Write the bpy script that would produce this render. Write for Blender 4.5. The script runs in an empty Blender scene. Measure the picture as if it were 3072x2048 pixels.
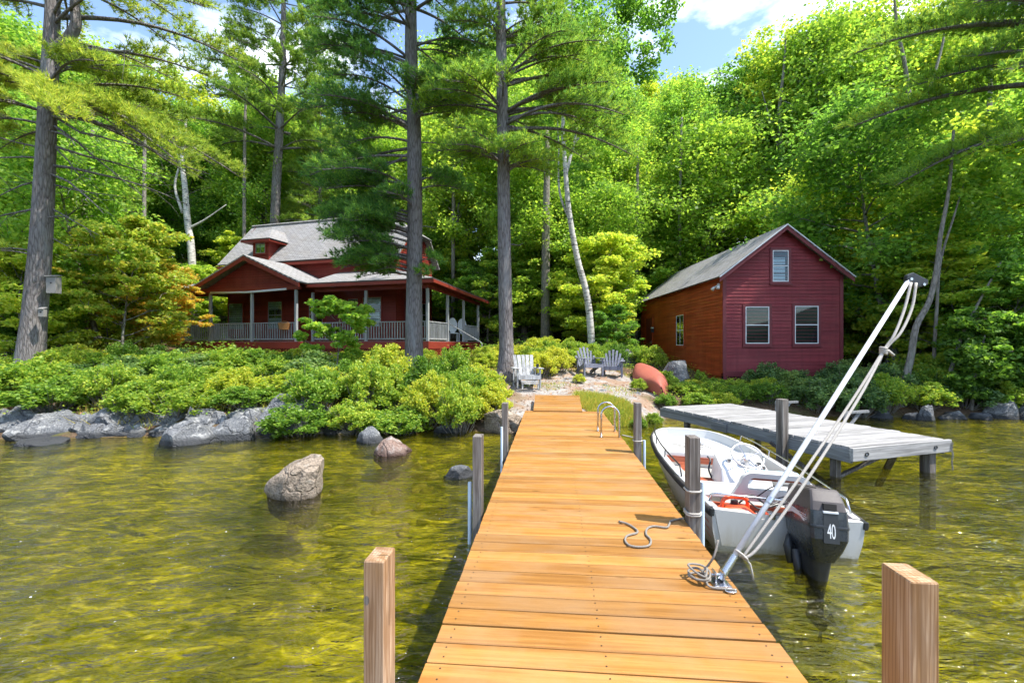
import bpy, math, random
import numpy as np
from mathutils import Vector, Matrix, Quaternion
R = math.radians
random.seed(7)
SC = bpy.context.scene
COL = SC.collection

# ------------------------------------------------------------------ camera, sky, sun, exposure
EYE, FPX, CX, HY = 1.94, 1365.0, 1536.0, 1033.0      # eye height over the lake, focal length and horizon in photo pixels
cam_d = bpy.data.cameras.new('camera')
cam_d.lens = 16.0; cam_d.sensor_width = 36.0
cam_d.shift_y = (HY - 1024) / 3072.0
cam_d.clip_start = 0.05; cam_d.clip_end = 1500
cam = bpy.data.objects.new('camera', cam_d); COL.objects.link(cam)
cam.location = (0, 0, EYE); cam.rotation_euler = (R(90), 0, 0)
SC.camera = cam

SUN_EL, SUN_AZ = R(60), R(-20)                          # azimuth from +X towards +Y
sdir = Vector((math.cos(SUN_EL) * math.cos(SUN_AZ), math.cos(SUN_EL) * math.sin(SUN_AZ), math.sin(SUN_EL)))
sun_d = bpy.data.lights.new('sun', 'SUN'); sun_d.energy = 3.7; sun_d.angle = R(0.53); sun_d.color = (1.0, 0.95, 0.86)
sun = bpy.data.objects.new('sun', sun_d); COL.objects.link(sun)
sun.rotation_euler = sdir.to_track_quat('Z', 'Y').to_euler(); sun.location = (30, 0, 60)

W = bpy.data.worlds.new('World'); SC.world = W; W.use_nodes = True
nt = W.node_tree; nt.nodes.clear()
wo = nt.nodes.new('ShaderNodeOutputWorld'); bg = nt.nodes.new('ShaderNodeBackground')
sky = nt.nodes.new('ShaderNodeTexSky'); sky.sky_type = 'NISHITA'; sky.sun_disc = False
sky.sun_elevation = SUN_EL; sky.sun_rotation = R(90) - SUN_AZ
sky.air_density = 1.0; sky.dust_density = 0.6; sky.ozone_density = 1.6
tc = nt.nodes.new('ShaderNodeTexCoord')
mp = nt.nodes.new('ShaderNodeMapping'); mp.inputs['Scale'].default_value = (1, 1, 2.1)
nz = nt.nodes.new('ShaderNodeTexNoise'); nz.inputs['Scale'].default_value = 3.6; nz.inputs['Detail'].default_value = 7; nz.inputs['Roughness'].default_value = .55
rp = nt.nodes.new('ShaderNodeValToRGB'); rp.color_ramp.elements[0].position = .50; rp.color_ramp.elements[1].position = .72
rp.color_ramp.elements[1].color = (.85, .85, .85, 1)
mx = nt.nodes.new('ShaderNodeMix'); mx.data_type = 'RGBA'; mx.inputs[7].default_value = (10.5, 10.8, 11.2, 1)
L = nt.links.new
L(tc.outputs['Generated'], mp.inputs[0]); L(mp.outputs[0], nz.inputs['Vector']); L(nz.outputs[0], rp.inputs[0])
L(rp.outputs[0], mx.inputs[0]); L(sky.outputs[0], mx.inputs[6]); L(mx.outputs[2], bg.inputs[0]); L(bg.outputs[0], wo.inputs[0])
bg.inputs[1].default_value = 0.15

vs = SC.view_settings; vs.view_transform = 'Standard'; vs.look = 'None'; vs.gamma = 1; vs.use_curve_mapping = False
vs.exposure = 1.32
cy = SC.cycles
cy.max_bounces = 5; cy.diffuse_bounces = 4; cy.glossy_bounces = 2; cy.transmission_bounces = 4; cy.transparent_max_bounces = 8; cy.use_adaptive_sampling = True; cy.adaptive_threshold = .02
cy.caustics_reflective = False; cy.caustics_refractive = False; cy.sample_clamp_indirect = 6; cy.use_denoising = True

# ------------------------------------------------------------------ helpers
def P(px, py, Y):                                      # photo pixel at a known distance
    return Vector(((px - CX) / FPX * Y, Y, EYE - (py - HY) / FPX * Y))
def G(px, py, z=0.0):                                  # photo pixel on a horizontal plane
    return P(px, py, FPX * (EYE - z) / (py - HY))

class NT:
    def __init__(s, name):
        s.m = bpy.data.materials.new(name); s.m.use_nodes = True
        s.nt = s.m.node_tree; s.nt.nodes.clear(); s.out = s.nt.nodes.new('ShaderNodeOutputMaterial')
    def add(s, t, inp=None, out=0, **kw):
        n = s.nt.nodes.new('ShaderNode' + t)
        for k, v in kw.items(): setattr(n, k, v)
        for k, v in (inp or {}).items():
            if isinstance(v, bpy.types.NodeSocket): s.nt.links.new(v, n.inputs[k])
            else: n.inputs[k].default_value = v
        return n.outputs[out] if out is not None else n
    def ramp(s, fac, stops, interp='LINEAR'):
        n = s.nt.nodes.new('ShaderNodeValToRGB'); cr = n.color_ramp; cr.interpolation = interp
        while len(cr.elements) < len(stops): cr.elements.new(.5)
        for e, (p, c) in zip(cr.elements, stops):
            e.position = p; e.color = (*c, 1) if len(c) == 3 else c
        s.nt.links.new(fac, n.inputs[0]); return n.outputs[0]
    def mix(s, f, a, b, mode='MIX'):
        n = s.nt.nodes.new('ShaderNodeMix'); n.data_type = 'RGBA'; n.blend_type = mode
        for i, v in ((0, f), (6, a), (7, b)):
            if isinstance(v, bpy.types.NodeSocket): s.nt.links.new(v, n.inputs[i])
            else: n.inputs[i].default_value = v if i == 0 else (*v, 1)
        return n.outputs[2]
    def math(s, op, a, b=0.0):
        return s.add('Math', {0: a, 1: b}, operation=op)
    def coord(s, which='Object', scale=(1, 1, 1), rnd=0.0, loc=None):
        v = s.add('TexCoord', out=None).outputs[which]
        if rnd:
            r = s.add('ObjectInfo', out=None).outputs['Random']
            v = s.add('VectorMath', {0: v, 1: s.add('CombineXYZ', {0: s.math('MULTIPLY', r, rnd), 1: s.math('MULTIPLY', r, rnd * 1.7), 2: s.math('MULTIPLY', r, rnd * .6)})}, operation='ADD')
        return s.add('Mapping', {0: v, 3: scale})
    def noise(s, v, scale=1, detail=4, rough=.55, dist=0):
        return s.add('TexNoise', {'Vector': v, 'Scale': scale, 'Detail': detail, 'Roughness': rough, 'Distortion': dist})
    def bump(s, h, strength=.3, dist=.02, normal=None):
        d = {'Height': h, 'Strength': strength, 'Distance': dist}
        if normal: d['Normal'] = normal
        return s.add('Bump', d)
    def finish(s, col, rough=.6, normal=None, metal=0, spec=.5, coat=0):
        d = {'Base Color': col if isinstance(col, bpy.types.NodeSocket) else (*col, 1), 'Roughness': rough, 'Metallic': metal, 'Specular IOR Level': spec, 'Coat Weight': coat}
        if normal: d['Normal'] = normal
        b = s.add('BsdfPrincipled', d); s.nt.links.new(b, s.out.inputs[0]); return s.m

def plain(name, col, rough=.5, metal=0, var=.12, scale=6, spec=.5, bump=0.0, coat=0):
    t = NT(name); v = t.coord('Object', rnd=9)
    n = t.noise(v, scale, 5)
    c = t.mix(n, tuple(x * (1 - var) for x in col), tuple(min(1, x * (1 + var)) for x in col))
    f = t.noise(v, scale * 7, 3); 
    r = t.math('ADD', t.math('MULTIPLY', f, .25), rough - .12)
    return t.finish(c, r, t.bump(f, bump, .01) if bump else None, metal, spec, coat)

def board_paint(name, col, fade, rough=.6):                # painted lap boards: tone changes from board to board, rain streaks, faded patches
    t = NT(name); v = t.add('TexCoord', out=None).outputs['Object']
    nb = t.noise(t.add('Mapping', {0: v, 3: (.45, .45, 8.7)}), 1.0, 2); st = t.noise(t.add('Mapping', {0: v, 3: (7, 7, .45)}), 1.0, 5, .65); pt = t.noise(v, .9, 5, .6); sp = t.noise(v, 55, 3)
    c = t.mix(t.ramp(nb, [(.35, (0, 0, 0)), (.65, (1, 1, 1))]), tuple(x * .74 for x in col), tuple(x * 1.22 for x in col))
    c = t.mix(t.ramp(st, [(.48, (0, 0, 0)), (.72, (.55, .55, .55))]), c, tuple(x * .55 for x in col))
    c = t.mix(t.ramp(pt, [(.46, (0, 0, 0)), (.72, (.6, .6, .6))]), c, fade)
    c = t.mix(t.ramp(sp, [(.66, (0, 0, 0)), (.70, (.5, .5, .5))]), c, tuple(x * 1.7 for x in fade))
    return t.finish(c, t.math('ADD', t.math('MULTIPLY', sp, .2), rough - .1), t.bump(sp, .2, .004), 0, .3)

def wood(name, cA, cB, cC, axis=0, rough=.55, fine=60, bump=.25, knots=True, bvar=.16, spec=.35, blotch=None, rings=None):
    t = NT(name)
    sc = [1.0, 1.0, 1.0]; sc[axis] = .045
    v = t.coord('Object', tuple(sc), rnd=37)
    n1 = t.noise(v, fine, 4, .6, .6)
    n2 = t.noise(v, fine * .22, 3, .5, 1.2)
    c = t.mix(t.ramp(n1, [(.36, (0, 0, 0)), (.62, (1, 1, 1))]), cA, cB)
    c = t.mix(t.ramp(n2, [(.45, (0, 0, 0)), (.70, (.85, .85, .85))]), c, cC)
    v2 = t.coord('Object', (1, 1, 1), rnd=37)
    if blotch:
        c = t.mix(t.ramp(t.noise(v2, 2.2, 4), [(.42, (0, 0, 0)), (.70, (.6, .6, .6))]), c, blotch)
    if rings:                                           # growth-ring lines along the grain
        s4 = [1.0, 1.0, 1.0]; s4[axis] = .10
        wv = t.add('TexWave', {'Vector': t.coord('Object', tuple(s4), rnd=37), 'Scale': rings, 'Distortion': 5.0, 'Detail': 3.0, 'Detail Scale': 1.1}, bands_direction='X', out=0)
        wy = t.add('TexWave', {'Vector': t.coord('Object', tuple(s4), rnd=37), 'Scale': rings * .8, 'Distortion': 6.0, 'Detail': 3.0, 'Detail Scale': .9}, bands_direction='Y', out=0)
        c = t.mix(t.ramp(t.math('MULTIPLY', wv, wy), [(.0, (.55, .55, .55)), (.20, (0, 0, 0))]), c, tuple(x * .8 for x in cC))
    if knots:
        s3 = [7, 7, 7]; s3[axis] = 2.6
        vo = t.add('TexVoronoi', {'Vector': t.coord('Object', tuple(s3), rnd=37), 'Scale': .62, 'Randomness': 1.0})
        c = t.mix(t.ramp(vo, [(.035, (.85, .85, .85)), (.10, (0, 0, 0))]), c, tuple(x * .35 for x in cA))
    r = t.add('ObjectInfo', out=None).outputs['Random']
    k = t.math('ADD', t.math('MULTIPLY', r, bvar * 2), 1 - bvar)
    c = t.mix(1.0, c, t.add('CombineColor', {0: k, 1: k, 2: k}), 'MULTIPLY')
    return t.finish(c, t.math('ADD', t.math('MULTIPLY', n1, .25), rough - .1), t.bump(n1, bump, .004), 0, spec)

class MB:                                              # mesh builder: collects geometry for ONE mesh object
    def __init__(s): s.v = []; s.f = []
    def poly(s, pts):
        b = len(s.v); s.v += [tuple(p) for p in pts]; s.f.append(tuple(range(b, b + len(pts)))); return s
    def box(s, x0, x1, y0, y1, z0, z1, M=None):
        b = len(s.v)
        q = [(x0, y0, z0), (x1, y0, z0), (x1, y1, z0), (x0, y1, z0), (x0, y0, z1), (x1, y0, z1), (x1, y1, z1), (x0, y1, z1)]
        s.v += [tuple(M @ Vector(p)) for p in q] if M else q
        s.f += [tuple(b + i for i in f) for f in ((3, 2, 1, 0), (4, 5, 6, 7), (0, 1, 5, 4), (1, 2, 6, 5), (2, 3, 7, 6), (3, 0, 4, 7))]
        return s
    def bar(s, a, b, w, h, up=(0, 0, 1)):               # rectangular bar between two points
        a, b = Vector(a), Vector(b); d = (b - a); l = d.length; d.normalize()
        u = Vector(up); sx = d.cross(u)
        if sx.length < 1e-4: sx = d.cross(Vector((1, 0, 0)))
        sx.normalize(); u = sx.cross(d)
        M = Matrix((( *sx, 0), (*d, 0), (*u, 0), (0, 0, 0, 1))).transposed(); M.translation = a
        return s.box(-w / 2, w / 2, 0, l, -h / 2, h / 2, M)
    def loft(s, rings, cap0=True, cap1=True, closed=True):
        b = len(s.v); n = len(rings[0])
        for r in rings: s.v += [tuple(p) for p in r]
        for i in range(len(rings) - 1):
            for j in range(n if closed else n - 1):
                k = (j + 1) % n
                s.f.append((b + i * n + j, b + i * n + k, b + (i + 1) * n + k, b + (i + 1) * n + j))
        if cap0: s.f.append(tuple(b + j for j in reversed(range(n))))
        if cap1: s.f.append(tuple(b + (len(rings) - 1) * n + j for j in range(n)))
        return s
    def tube(s, pts, r, n=8, caps=True):
        pts = [Vector(p) for p in pts]
        if not hasattr(r, '__len__'): r = [r] * len(pts)
        rings = []; ref = None
        for i, p in enumerate(pts):
            t = (pts[min(i + 1, len(pts) - 1)] - pts[max(i - 1, 0)]).normalized()
            if ref is None:
                ref = t.orthogonal().normalized()
            ref = (ref - t * ref.dot(t))
            if ref.length < 1e-5: ref = t.orthogonal()
            ref.normalize(); bn = t.cross(ref)
            rings.append([p + (ref * math.cos(2 * math.pi * k / n) + bn * math.sin(2 * math.pi * k / n)) * r[i] for k in range(n)])
        return s.loft(rings, caps, caps)
    def mesh(s, name, mat, smooth=False, bevel=0):
        me = bpy.data.meshes.new(name); me.from_pydata(s.v, [], s.f); me.update()
        if smooth: me.polygons.foreach_set('use_smooth', [True] * len(me.polygons))
        if mat: me.materials.append(mat)
        return me
    def build(s, name, mat, parent=None, smooth=False, bevel=0, auto=None):
        o = bpy.data.objects.new(name, s.mesh(name, mat, smooth or auto is not None)); COL.objects.link(o)
        if parent: o.parent = parent
        if bevel:
            m = o.modifiers.new('bevel', 'BEVEL'); m.width = bevel; m.segments = 2; m.limit_method = 'ANGLE'; m.angle_limit = R(35)
        if auto is not None:
            o.data.set_sharp_from_angle(angle=R(auto))
        return o

def tag(o, label, cat, group=None, kind=None):
    o['label'] = label; o['category'] = cat
    if group: o['group'] = group
    if kind: o['kind'] = kind
    return o
def struct(o, label=None):
    o['kind'] = 'structure'
    if label: o['label'] = label
    return o
def empty(name, loc=(0, 0, 0), rz=0.0):
    o = bpy.data.objects.new(name, None); COL.objects.link(o); o.location = loc; o.rotation_euler = (0, 0, rz); o.empty_display_size = .2
    return o
def link(name, me, parent=None, loc=(0, 0, 0), rot=(0, 0, 0), scale=(1, 1, 1)):
    o = bpy.data.objects.new(name, me); COL.objects.link(o)
    if parent: o.parent = parent
    o.location = loc; o.rotation_euler = rot; o.scale = scale
    return o
def copy_tree(o, parent=None):
    c = o.copy(); COL.objects.link(c)
    if parent: c.parent = parent
    for ch in [x for x in bpy.data.objects if x.parent == o]: copy_tree(ch, c)
    return c
def faces_mesh(name, V, mat):                           # V: (n, k, 3) array of separate k-gons
    n, k = V.shape[:2]
    me = bpy.data.meshes.new(name)
    me.vertices.add(n * k); me.vertices.foreach_set('co', V.astype(np.float32).ravel())
    me.loops.add(n * k); me.loops.foreach_set('vertex_index', np.arange(n * k, dtype=np.int32))
    me.polygons.add(n); me.polygons.foreach_set('loop_start', np.arange(0, n * k, k, dtype=np.int32))
    me.update(calc_edges=True); me.materials.append(mat)
    return me
def smooth_path(pts, n=8):                              # Catmull-Rom
    pts = [Vector(p) for p in pts]; q = [pts[0] * 2 - pts[1]] + pts + [pts[-1] * 2 - pts[-2]]; out = []
    for i in range(1, len(q) - 2):
        for k in range(n):
            t = k / n; a, b, c, d = q[i - 1], q[i], q[i + 1], q[i + 2]
            out.append(.5 * ((2 * b) + (c - a) * t + (2 * a - 5 * b + 4 * c - d) * t * t + (3 * b - a - 3 * c + d) * t ** 3))
    out.append(pts[-1]); return out

# ------------------------------------------------------------------ materials
M = {}
M['deck'] = wood('deck_cedar', (.300, .134, .028), (.390, .185, .046), (.215, .088, .017), 0, .6, 46, .5, True, .22, .25, blotch=(.34, .205, .10))
M['greydeck'] = wood('grey_planks', (.25, .243, .24), (.38, .37, .365), (.13, .126, .122), 0, .75, 60, .5, True, .16, .2)
M['greybeam'] = wood('grey_beam', (.17, .175, .18), (.26, .265, .27), (.11, .11, .105), 1, .8, 60, .5, True, .12, .2)
M['freshpost'] = wood('fresh_post', (.29, .17, .09), (.54, .40, .28), (.20, .095, .035), 2, .65, 26, .6, True, .10, .2, blotch=(.36, .19, .065), rings=24)
M['oldpost'] = wood('weathered_post', (.13, .112, .10), (.27, .25, .23), (.075, .06, .05), 2, .8, 48, .5, True, .12, .2, rings=22)
M['chairwood'] = wood('chair_grey', (.30, .31, .32), (.46, .46, .46), (.18, .17, .165), 2, .85, 70, .4, False, .16, .15)
M['bluechair'] = wood('chair_bluegrey', (.15, .16, .20), (.21, .22, .27), (.10, .10, .12), 2, .75, 70, .3, False, .12, .2)
M['porchwood'] = wood('porch_grey', (.26, .27, .28), (.38, .39, .40), (.18, .18, .18), 2, .8, 70, .3, False, .12, .2)
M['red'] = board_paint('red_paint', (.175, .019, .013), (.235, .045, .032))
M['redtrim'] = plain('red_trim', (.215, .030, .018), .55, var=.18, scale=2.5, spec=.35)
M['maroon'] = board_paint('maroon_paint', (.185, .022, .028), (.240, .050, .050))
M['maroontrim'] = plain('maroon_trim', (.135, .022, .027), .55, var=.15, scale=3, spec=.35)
M['maroon_warmlit'] = board_paint('maroon_warmlit_paint', (.330, .049, .012), (.40, .085, .030))  # left side of the cabin: warm bounce light put into the paint colour
M['white'] = plain('white_paint', (.66, .67, .68), .4, var=.04, scale=8)
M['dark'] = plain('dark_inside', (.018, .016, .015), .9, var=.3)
M['curtain'] = plain('curtain', (.78, .82, .86), .9, var=.08, scale=20)
M['steel'] = plain('stainless', (.55, .55, .57), .26, 1.0, .08, 12)
M['alu'] = plain('aluminium', (.55, .57, .61), .5, .25, .07, 9)
M['darkmetal'] = plain('dark_metal', (.045, .045, .05), .4, .6, .2, 9)
M['black'] = plain('black_plastic', (.020, .022, .026), .38, 0, .25, 7)
M['motor'] = plain('motor_shell', (.018, .022, .030), .28, 0, .15, 4, .5, 0, .25)
M['motortop'] = plain('motor_top', (.075, .064, .062), .50, 0, .3, 9, .4, .1)
M['silver'] = plain('silver_decal', (.55, .57, .6), .4, .2, .1, 14)
M['gel'] = plain('boat_gelcoat', (.56, .56, .555), .32, 0, .05, 3, .5, 0, .2)
def hull_mat():
    t = NT('hull_gelcoat'); v = t.add('TexCoord', out=None).outputs['Object']; z = t.add('SeparateXYZ', {0: v}, out=2)
    n = t.noise(v, 3, 5, .6); n2 = t.noise(v, 34, 4, .7); n3 = t.noise(t.add('Mapping', {0: v, 3: (1, 1, .12)}), 16, 4, .6)
    c = t.mix(n, (.50, .50, .49), (.58, .58, .575))
    zz = t.math('ADD', z, t.math('MULTIPLY', n2, .16))           # weed and scum line along the water
    c = t.mix(t.ramp(zz, [(.06, (1, 1, 1)), (.17, (0, 0, 0))]), c, (.10, .095, .045))
    c = t.mix(t.ramp(t.math('ADD', z, t.math('MULTIPLY', n3, .35)), [(.12, (.75, .75, .75)), (.42, (0, 0, 0))]), c, (.36, .32, .22))
    c = t.mix(t.ramp(n2, [(.66, (0, 0, 0)), (.72, (.5, .5, .5))]), c, (.22, .20, .17))
    return t.finish(c, .36, None, 0, .5, .15)
M['hull'] = hull_mat()
M['rubrail'] = plain('rub_rail', (.040, .036, .034), .75, 0, .5, 10, .3, .5)
M['mahogany'] = wood('mahogany', (.22, .045, .020), (.34, .085, .040), (.13, .025, .012), 0, .4, 40, .1, False, .1, .5)
M['orange'] = plain('orange_plastic', (.72, .085, .022), .38, 0, .1, 5, .5, 0, .2)
M['yellow'] = plain('yellow_cord', (.62, .5, .05), .6)
M['redplastic'] = plain('red_decal', (.50, .07, .045), .5)
M['lightblue'] = plain('pale_blue_vinyl', (.42, .60, .68), .5)
M['pipe'] = plain('pvc_pipe', (.50, .60, .70), .4, 0, .1, 4)
M['box'] = plain('birdhouse_wood', (.20, .19, .18), .8, 0, .2, 8)
M['canoe'] = plain('canoe_red', (.36, .10, .07), .6, 0, .16, 2.2, .3)
M['wicker'] = plain('wicker', (.30, .14, .05), .8, 0, .4, 60, .2, .6)
M['greybox'] = plain('grey_plastic', (.30, .30, .30), .5, 0, .1, 6)
M['soffit'] = plain('porch_soffit', (.50, .46, .40), .8, 0, .12, 3)

def rope_mat():
    t = NT('rope'); v = t.coord('Object')
    w = t.noise(v, 160, 2); c = t.mix(w, (.30, .275, .24), (.52, .49, .45))
    return t.finish(c, .85, t.bump(w, .6, .004))
M['rope'] = rope_mat()
M['rope2'] = plain('grey_rope', (.24, .22, .195), .85, 0, .35, 90, .2, .5)

def glass_mat():
    t = NT('window_glass')
    fr = t.add('Fresnel', {'IOR': 1.52}); f2 = t.math('ADD', t.math('MULTIPLY', fr, .5), .005)
    g = t.add('BsdfGlossy', {'Color': (.9, .95, 1, 1), 'Roughness': .02}); tr = t.add('BsdfTransparent', {'Color': (.80, .86, .88, 1)})
    t.nt.links.new(t.add('MixShader', {0: f2, 1: tr, 2: g}), t.out.inputs[0]); return t.m
M['glass'] = glass_mat()

def rock_mat(name, cA, cB, cC, lich=.55, wet=.1):
    t = NT(name); v = t.coord('Object', rnd=20); g = t.add('NewGeometry', out=None).outputs['Position']
    n1 = t.noise(g, 2.2, 6, .6); n2 = t.noise(g, 38, 4, .65); n3 = t.noise(g, 7, 5, .6)
    c = t.mix(t.ramp(n1, [(.35, (0, 0, 0)), (.65, (1, 1, 1))]), cA, cB)
    c = t.mix(t.ramp(n2, [(.40, (.7, .7, .7)), (.58, (0, 0, 0))]), c, tuple(x * .42 for x in cA))
    c = t.mix(t.ramp(n3, [(lich, (0, 0, 0)), (lich + .1, (.8, .8, .8))]), c, cC)
    if wet:                                             # algae-dark band on the wetted foot
        z = t.add('SeparateXYZ', {0: g}, out=2)
        zz = t.math('ADD', z, t.math('MULTIPLY', n1, .10))
        c = t.mix(t.ramp(zz, [(wet, (1, 1, 1)), (wet + .08, (0, 0, 0))]), c, tuple(x * .35 for x in cA))
    dv = t.add('VectorMath', {0: g, 1: t.add('VectorMath', {0: t.add('TexNoise', {'Vector': g, 'Scale': 2.3, 'Detail': 5.0}, out=1), 1: (.55, .55, .55)}, operation='MULTIPLY')}, operation='ADD')
    ck = t.add('TexVoronoi', {'Vector': t.add('Mapping', {0: dv, 2: (.4, .3, .2), 3: (1, 1, 1.9)}), 'Scale': 1.25}, feature='DISTANCE_TO_EDGE'); cr = t.ramp(ck, [(0, (0, 0, 0)), (.03, (1, 1, 1))])
    c = t.mix(t.ramp(ck, [(.0, (.55, .55, .55)), (.02, (0, 0, 0))]), c, tuple(x * .4 for x in cA))
    h = t.math('ADD', t.math('ADD', n3, t.math('MULTIPLY', n2, .5)), t.math('MULTIPLY', cr, .4))
    return t.finish(c, .88, t.bump(h, 1.0, .06), 0, .25)
M['rock'] = rock_mat('granite', (.150, .156, .166), (.245, .250, .258), (.40, .40, .39), .54, .13)
M['rocktan'] = rock_mat('tan_granite', (.30, .235, .175), (.40, .33, .26), (.46, .42, .36), .57, .05)
M['rockred'] = rock_mat('reddish_granite', (.25, .155, .125), (.33, .25, .21), (.40, .36, .33), .54, .08)

def bark_mat(name, cA, cB, vs=9, stretch=.18, bump=1.0, lich=None):
    t = NT(name); v = t.add('NewGeometry', out=None).outputs['Position']
    v = t.add('Mapping', {0: v, 3: (1, 1, stretch)})
    vo = t.add('TexVoronoi', {'Vector': v, 'Scale': vs, 'Randomness': 1.0}, feature='DISTANCE_TO_EDGE')
    n = t.noise(v, vs * 2.2, 5, .6)
    h = t.math('ADD', t.math('MULTIPLY', t.ramp(vo, [(0, (0, 0, 0)), (.25, (1, 1, 1))]), .45), t.math('MULTIPLY', n, 1.1))
    c = t.mix(t.ramp(h, [(.38, (0, 0, 0)), (1.05, (1, 1, 1))]), cA, cB)
    if lich: c = t.mix(t.ramp(t.noise(v, 3, 4), [(.56, (0, 0, 0)), (.68, (.6, .6, .6))]), c, lich)
    return t.finish(c, .9, t.bump(h, bump, .03), 0, .15)
M['pinebark'] = bark_mat('pine_bark', (.085, .072, .068), (.220, .200, .195), 15, .20, .8, (.25, .25, .25))
M['bark'] = bark_mat('grey_bark', (.115, .100, .086), (.270, .245, .215), 11, .35, .6, (.26, .27, .22))
def birch_mat():
    t = NT('birch_bark'); v = t.add('NewGeometry', out=None).outputs['Position']
    n = t.noise(t.add('Mapping', {0: v, 3: (2.5, 2.5, 14)}), 1.6, 4, .6); n2 = t.noise(v, 2.5, 3)
    c = t.mix(t.ramp(n, [(.54, (0, 0, 0)), (.62, (1, 1, 1))]), (.50, .48, .45), (.065, .058, .054))
    c = t.mix(t.ramp(n2, [(.5, (0, 0, 0)), (.7, (.6, .6, .6))]), c, (.38, .36, .31))
    return t.finish(c, .75, t.bump(n, .3, .01), 0, .2)
M['birch'] = birch_mat()

def leaf_mat(name, cols, trans=.52, tk=1.9, gloss=.014, gain=1.72):
    cols = [(c[0] * gain * 1.13, c[1] * gain, c[2] * gain * 1.0 + c[1] * .13) for c in cols]
    t = NT(name); ri = t.add('NewGeometry', out=None).outputs['Random Per Island']
    g = t.add('NewGeometry', out=None).outputs['Position']
    big = t.noise(g, .33, 3); f = t.math('ADD', t.math('MULTIPLY', ri, .50), t.math('MULTIPLY', big, .55))
    ob = t.add('ObjectInfo', out=None).outputs['Random']
    f = t.math('ADD', f, t.math('MULTIPLY', t.math('SUBTRACT', ob, .5), .42))
    c = t.ramp(f, [(i / (len(cols) - 1) * .72 + .16, x) for i, x in enumerate(cols)])
    ct = t.mix(1.0, c, (tk, tk * 1.02, tk * .75), 'MULTIPLY')
    d = t.add('BsdfDiffuse', {'Color': c}); tr = t.add('BsdfTranslucent', {'Color': ct})
    m1 = t.add('MixShader', {0: trans, 1: d, 2: tr})
    gl = t.add('BsdfGlossy', {'Color': (1, 1, 1, 1), 'Roughness': .5})
    t.nt.links.new(t.add('MixShader', {0: gloss, 1: m1, 2: gl}), t.out.inputs[0]); return t.m
M['leaf'] = leaf_mat('leaf_spring', [(.055, .120, .008), (.110, .205, .010), (.185, .270, .012), (.260, .300, .014)])
M['leaf2'] = leaf_mat('leaf_green', [(.040, .100, .010), (.080, .175, .012), (.130, .230, .012), (.200, .270, .014)])
M['leafgold'] = leaf_mat('leaf_gold', [(.085, .165, .010), (.140, .215, .012), (.210, .235, .014), (.300, .190, .018)])
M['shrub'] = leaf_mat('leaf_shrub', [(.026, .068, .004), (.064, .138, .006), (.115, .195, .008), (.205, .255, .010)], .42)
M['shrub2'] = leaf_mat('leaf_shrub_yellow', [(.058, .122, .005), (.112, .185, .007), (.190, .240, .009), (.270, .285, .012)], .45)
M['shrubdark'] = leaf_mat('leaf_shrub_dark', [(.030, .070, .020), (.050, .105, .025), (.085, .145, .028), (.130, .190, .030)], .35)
M['needle'] = leaf_mat('pine_needles', [(.030, .085, .018), (.060, .130, .018), (.110, .180, .014), (.190, .230, .014)], .48, 1.9, .012, 2.2)
M['needle2'] = leaf_mat('pine_needles_yellowish', [(.045, .100, .016), (.085, .150, .014), (.140, .200, .014), (.215, .245, .020)], .48, 1.9, .012, 1.9)  # slightly yellower needle green
M['grass'] = leaf_mat('grass_blades', [(.060, .120, .010), (.120, .180, .012), (.210, .210, .020), (.300, .240, .050)], .4)
M['litter'] = leaf_mat('leaf_litter', [(.10, .055, .025), (.18, .105, .05), (.27, .17, .09), (.36, .26, .16)], .15, 1.0, .02)

def shingle_mat():
    t = NT('roof_shingles'); v = t.coord('Object')
    b = t.add('TexBrick', {'Vector': v, 'Scale': 1.0, 'Mortar Size': .010, 'Brick Width': .30, 'Row Height': .135, 'Color1': (.235, .23, .235, 1), 'Color2': (.30, .295, .30, 1), 'Mortar': (.10, .098, .10, 1)}, out=None)
    n = t.noise(v, 1.3, 4); n2 = t.noise(v, 60, 3)
    c = t.mix(t.ramp(n, [(.45, (0, 0, 0)), (.75, (.5, .5, .5))]), b.outputs[0], (.20, .175, .145))
    return t.finish(c, .9, t.bump(t.math('ADD', t.math('MULTIPLY', b.outputs[1], -1.0), t.math('MULTIPLY', n2, .3)), .5, .01), 0, .2)
M['shingle'] = shingle_mat()

# ------------------------------------------------------------------ terrain and lake
SHX = [-70, -30, -14, -11, -8, -6, -3, -1.5, 0, 1.6, 2.6, 4.0, 6.0, 8, 10, 13, 20, 70]
SHY = [4.0, 7.5, 9.0, 9.35, 9.5, 9.7, 10.0, 10.2, 9.9, 9.9, 10.7, 11.8, 12.2, 12.1, 11.9, 11.8, 12.0, 9]
DD = [-60, -30, -12, -7, -4, -2, -.8, 0, .35, .9, 2, 3.2, 6, 9, 14, 18, 24, 40, 90]
ZZ = [-5.5, -3.2, -1.55, -1.05, -.75, -.48, -.30, -.08, .16, .42, .62, .74, 1.02, 1.25, 1.75, 2.3, 3.6, 8.5, 20]
def vnoise(x, y, s, seed=0):                            # cheap smooth pseudo noise
    r = np.random.RandomState(seed); o = 0
    for k in range(5):
        a, b, c = r.uniform(-1, 1, 2).tolist() + [r.uniform(0, 6.3)]
        m = math.hypot(a, b) + 1e-3
        o = o + np.sin((a * x + b * y) / m * s * (1 + .45 * k) + c) / (1 + .35 * k)
    return o / 2.6
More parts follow.
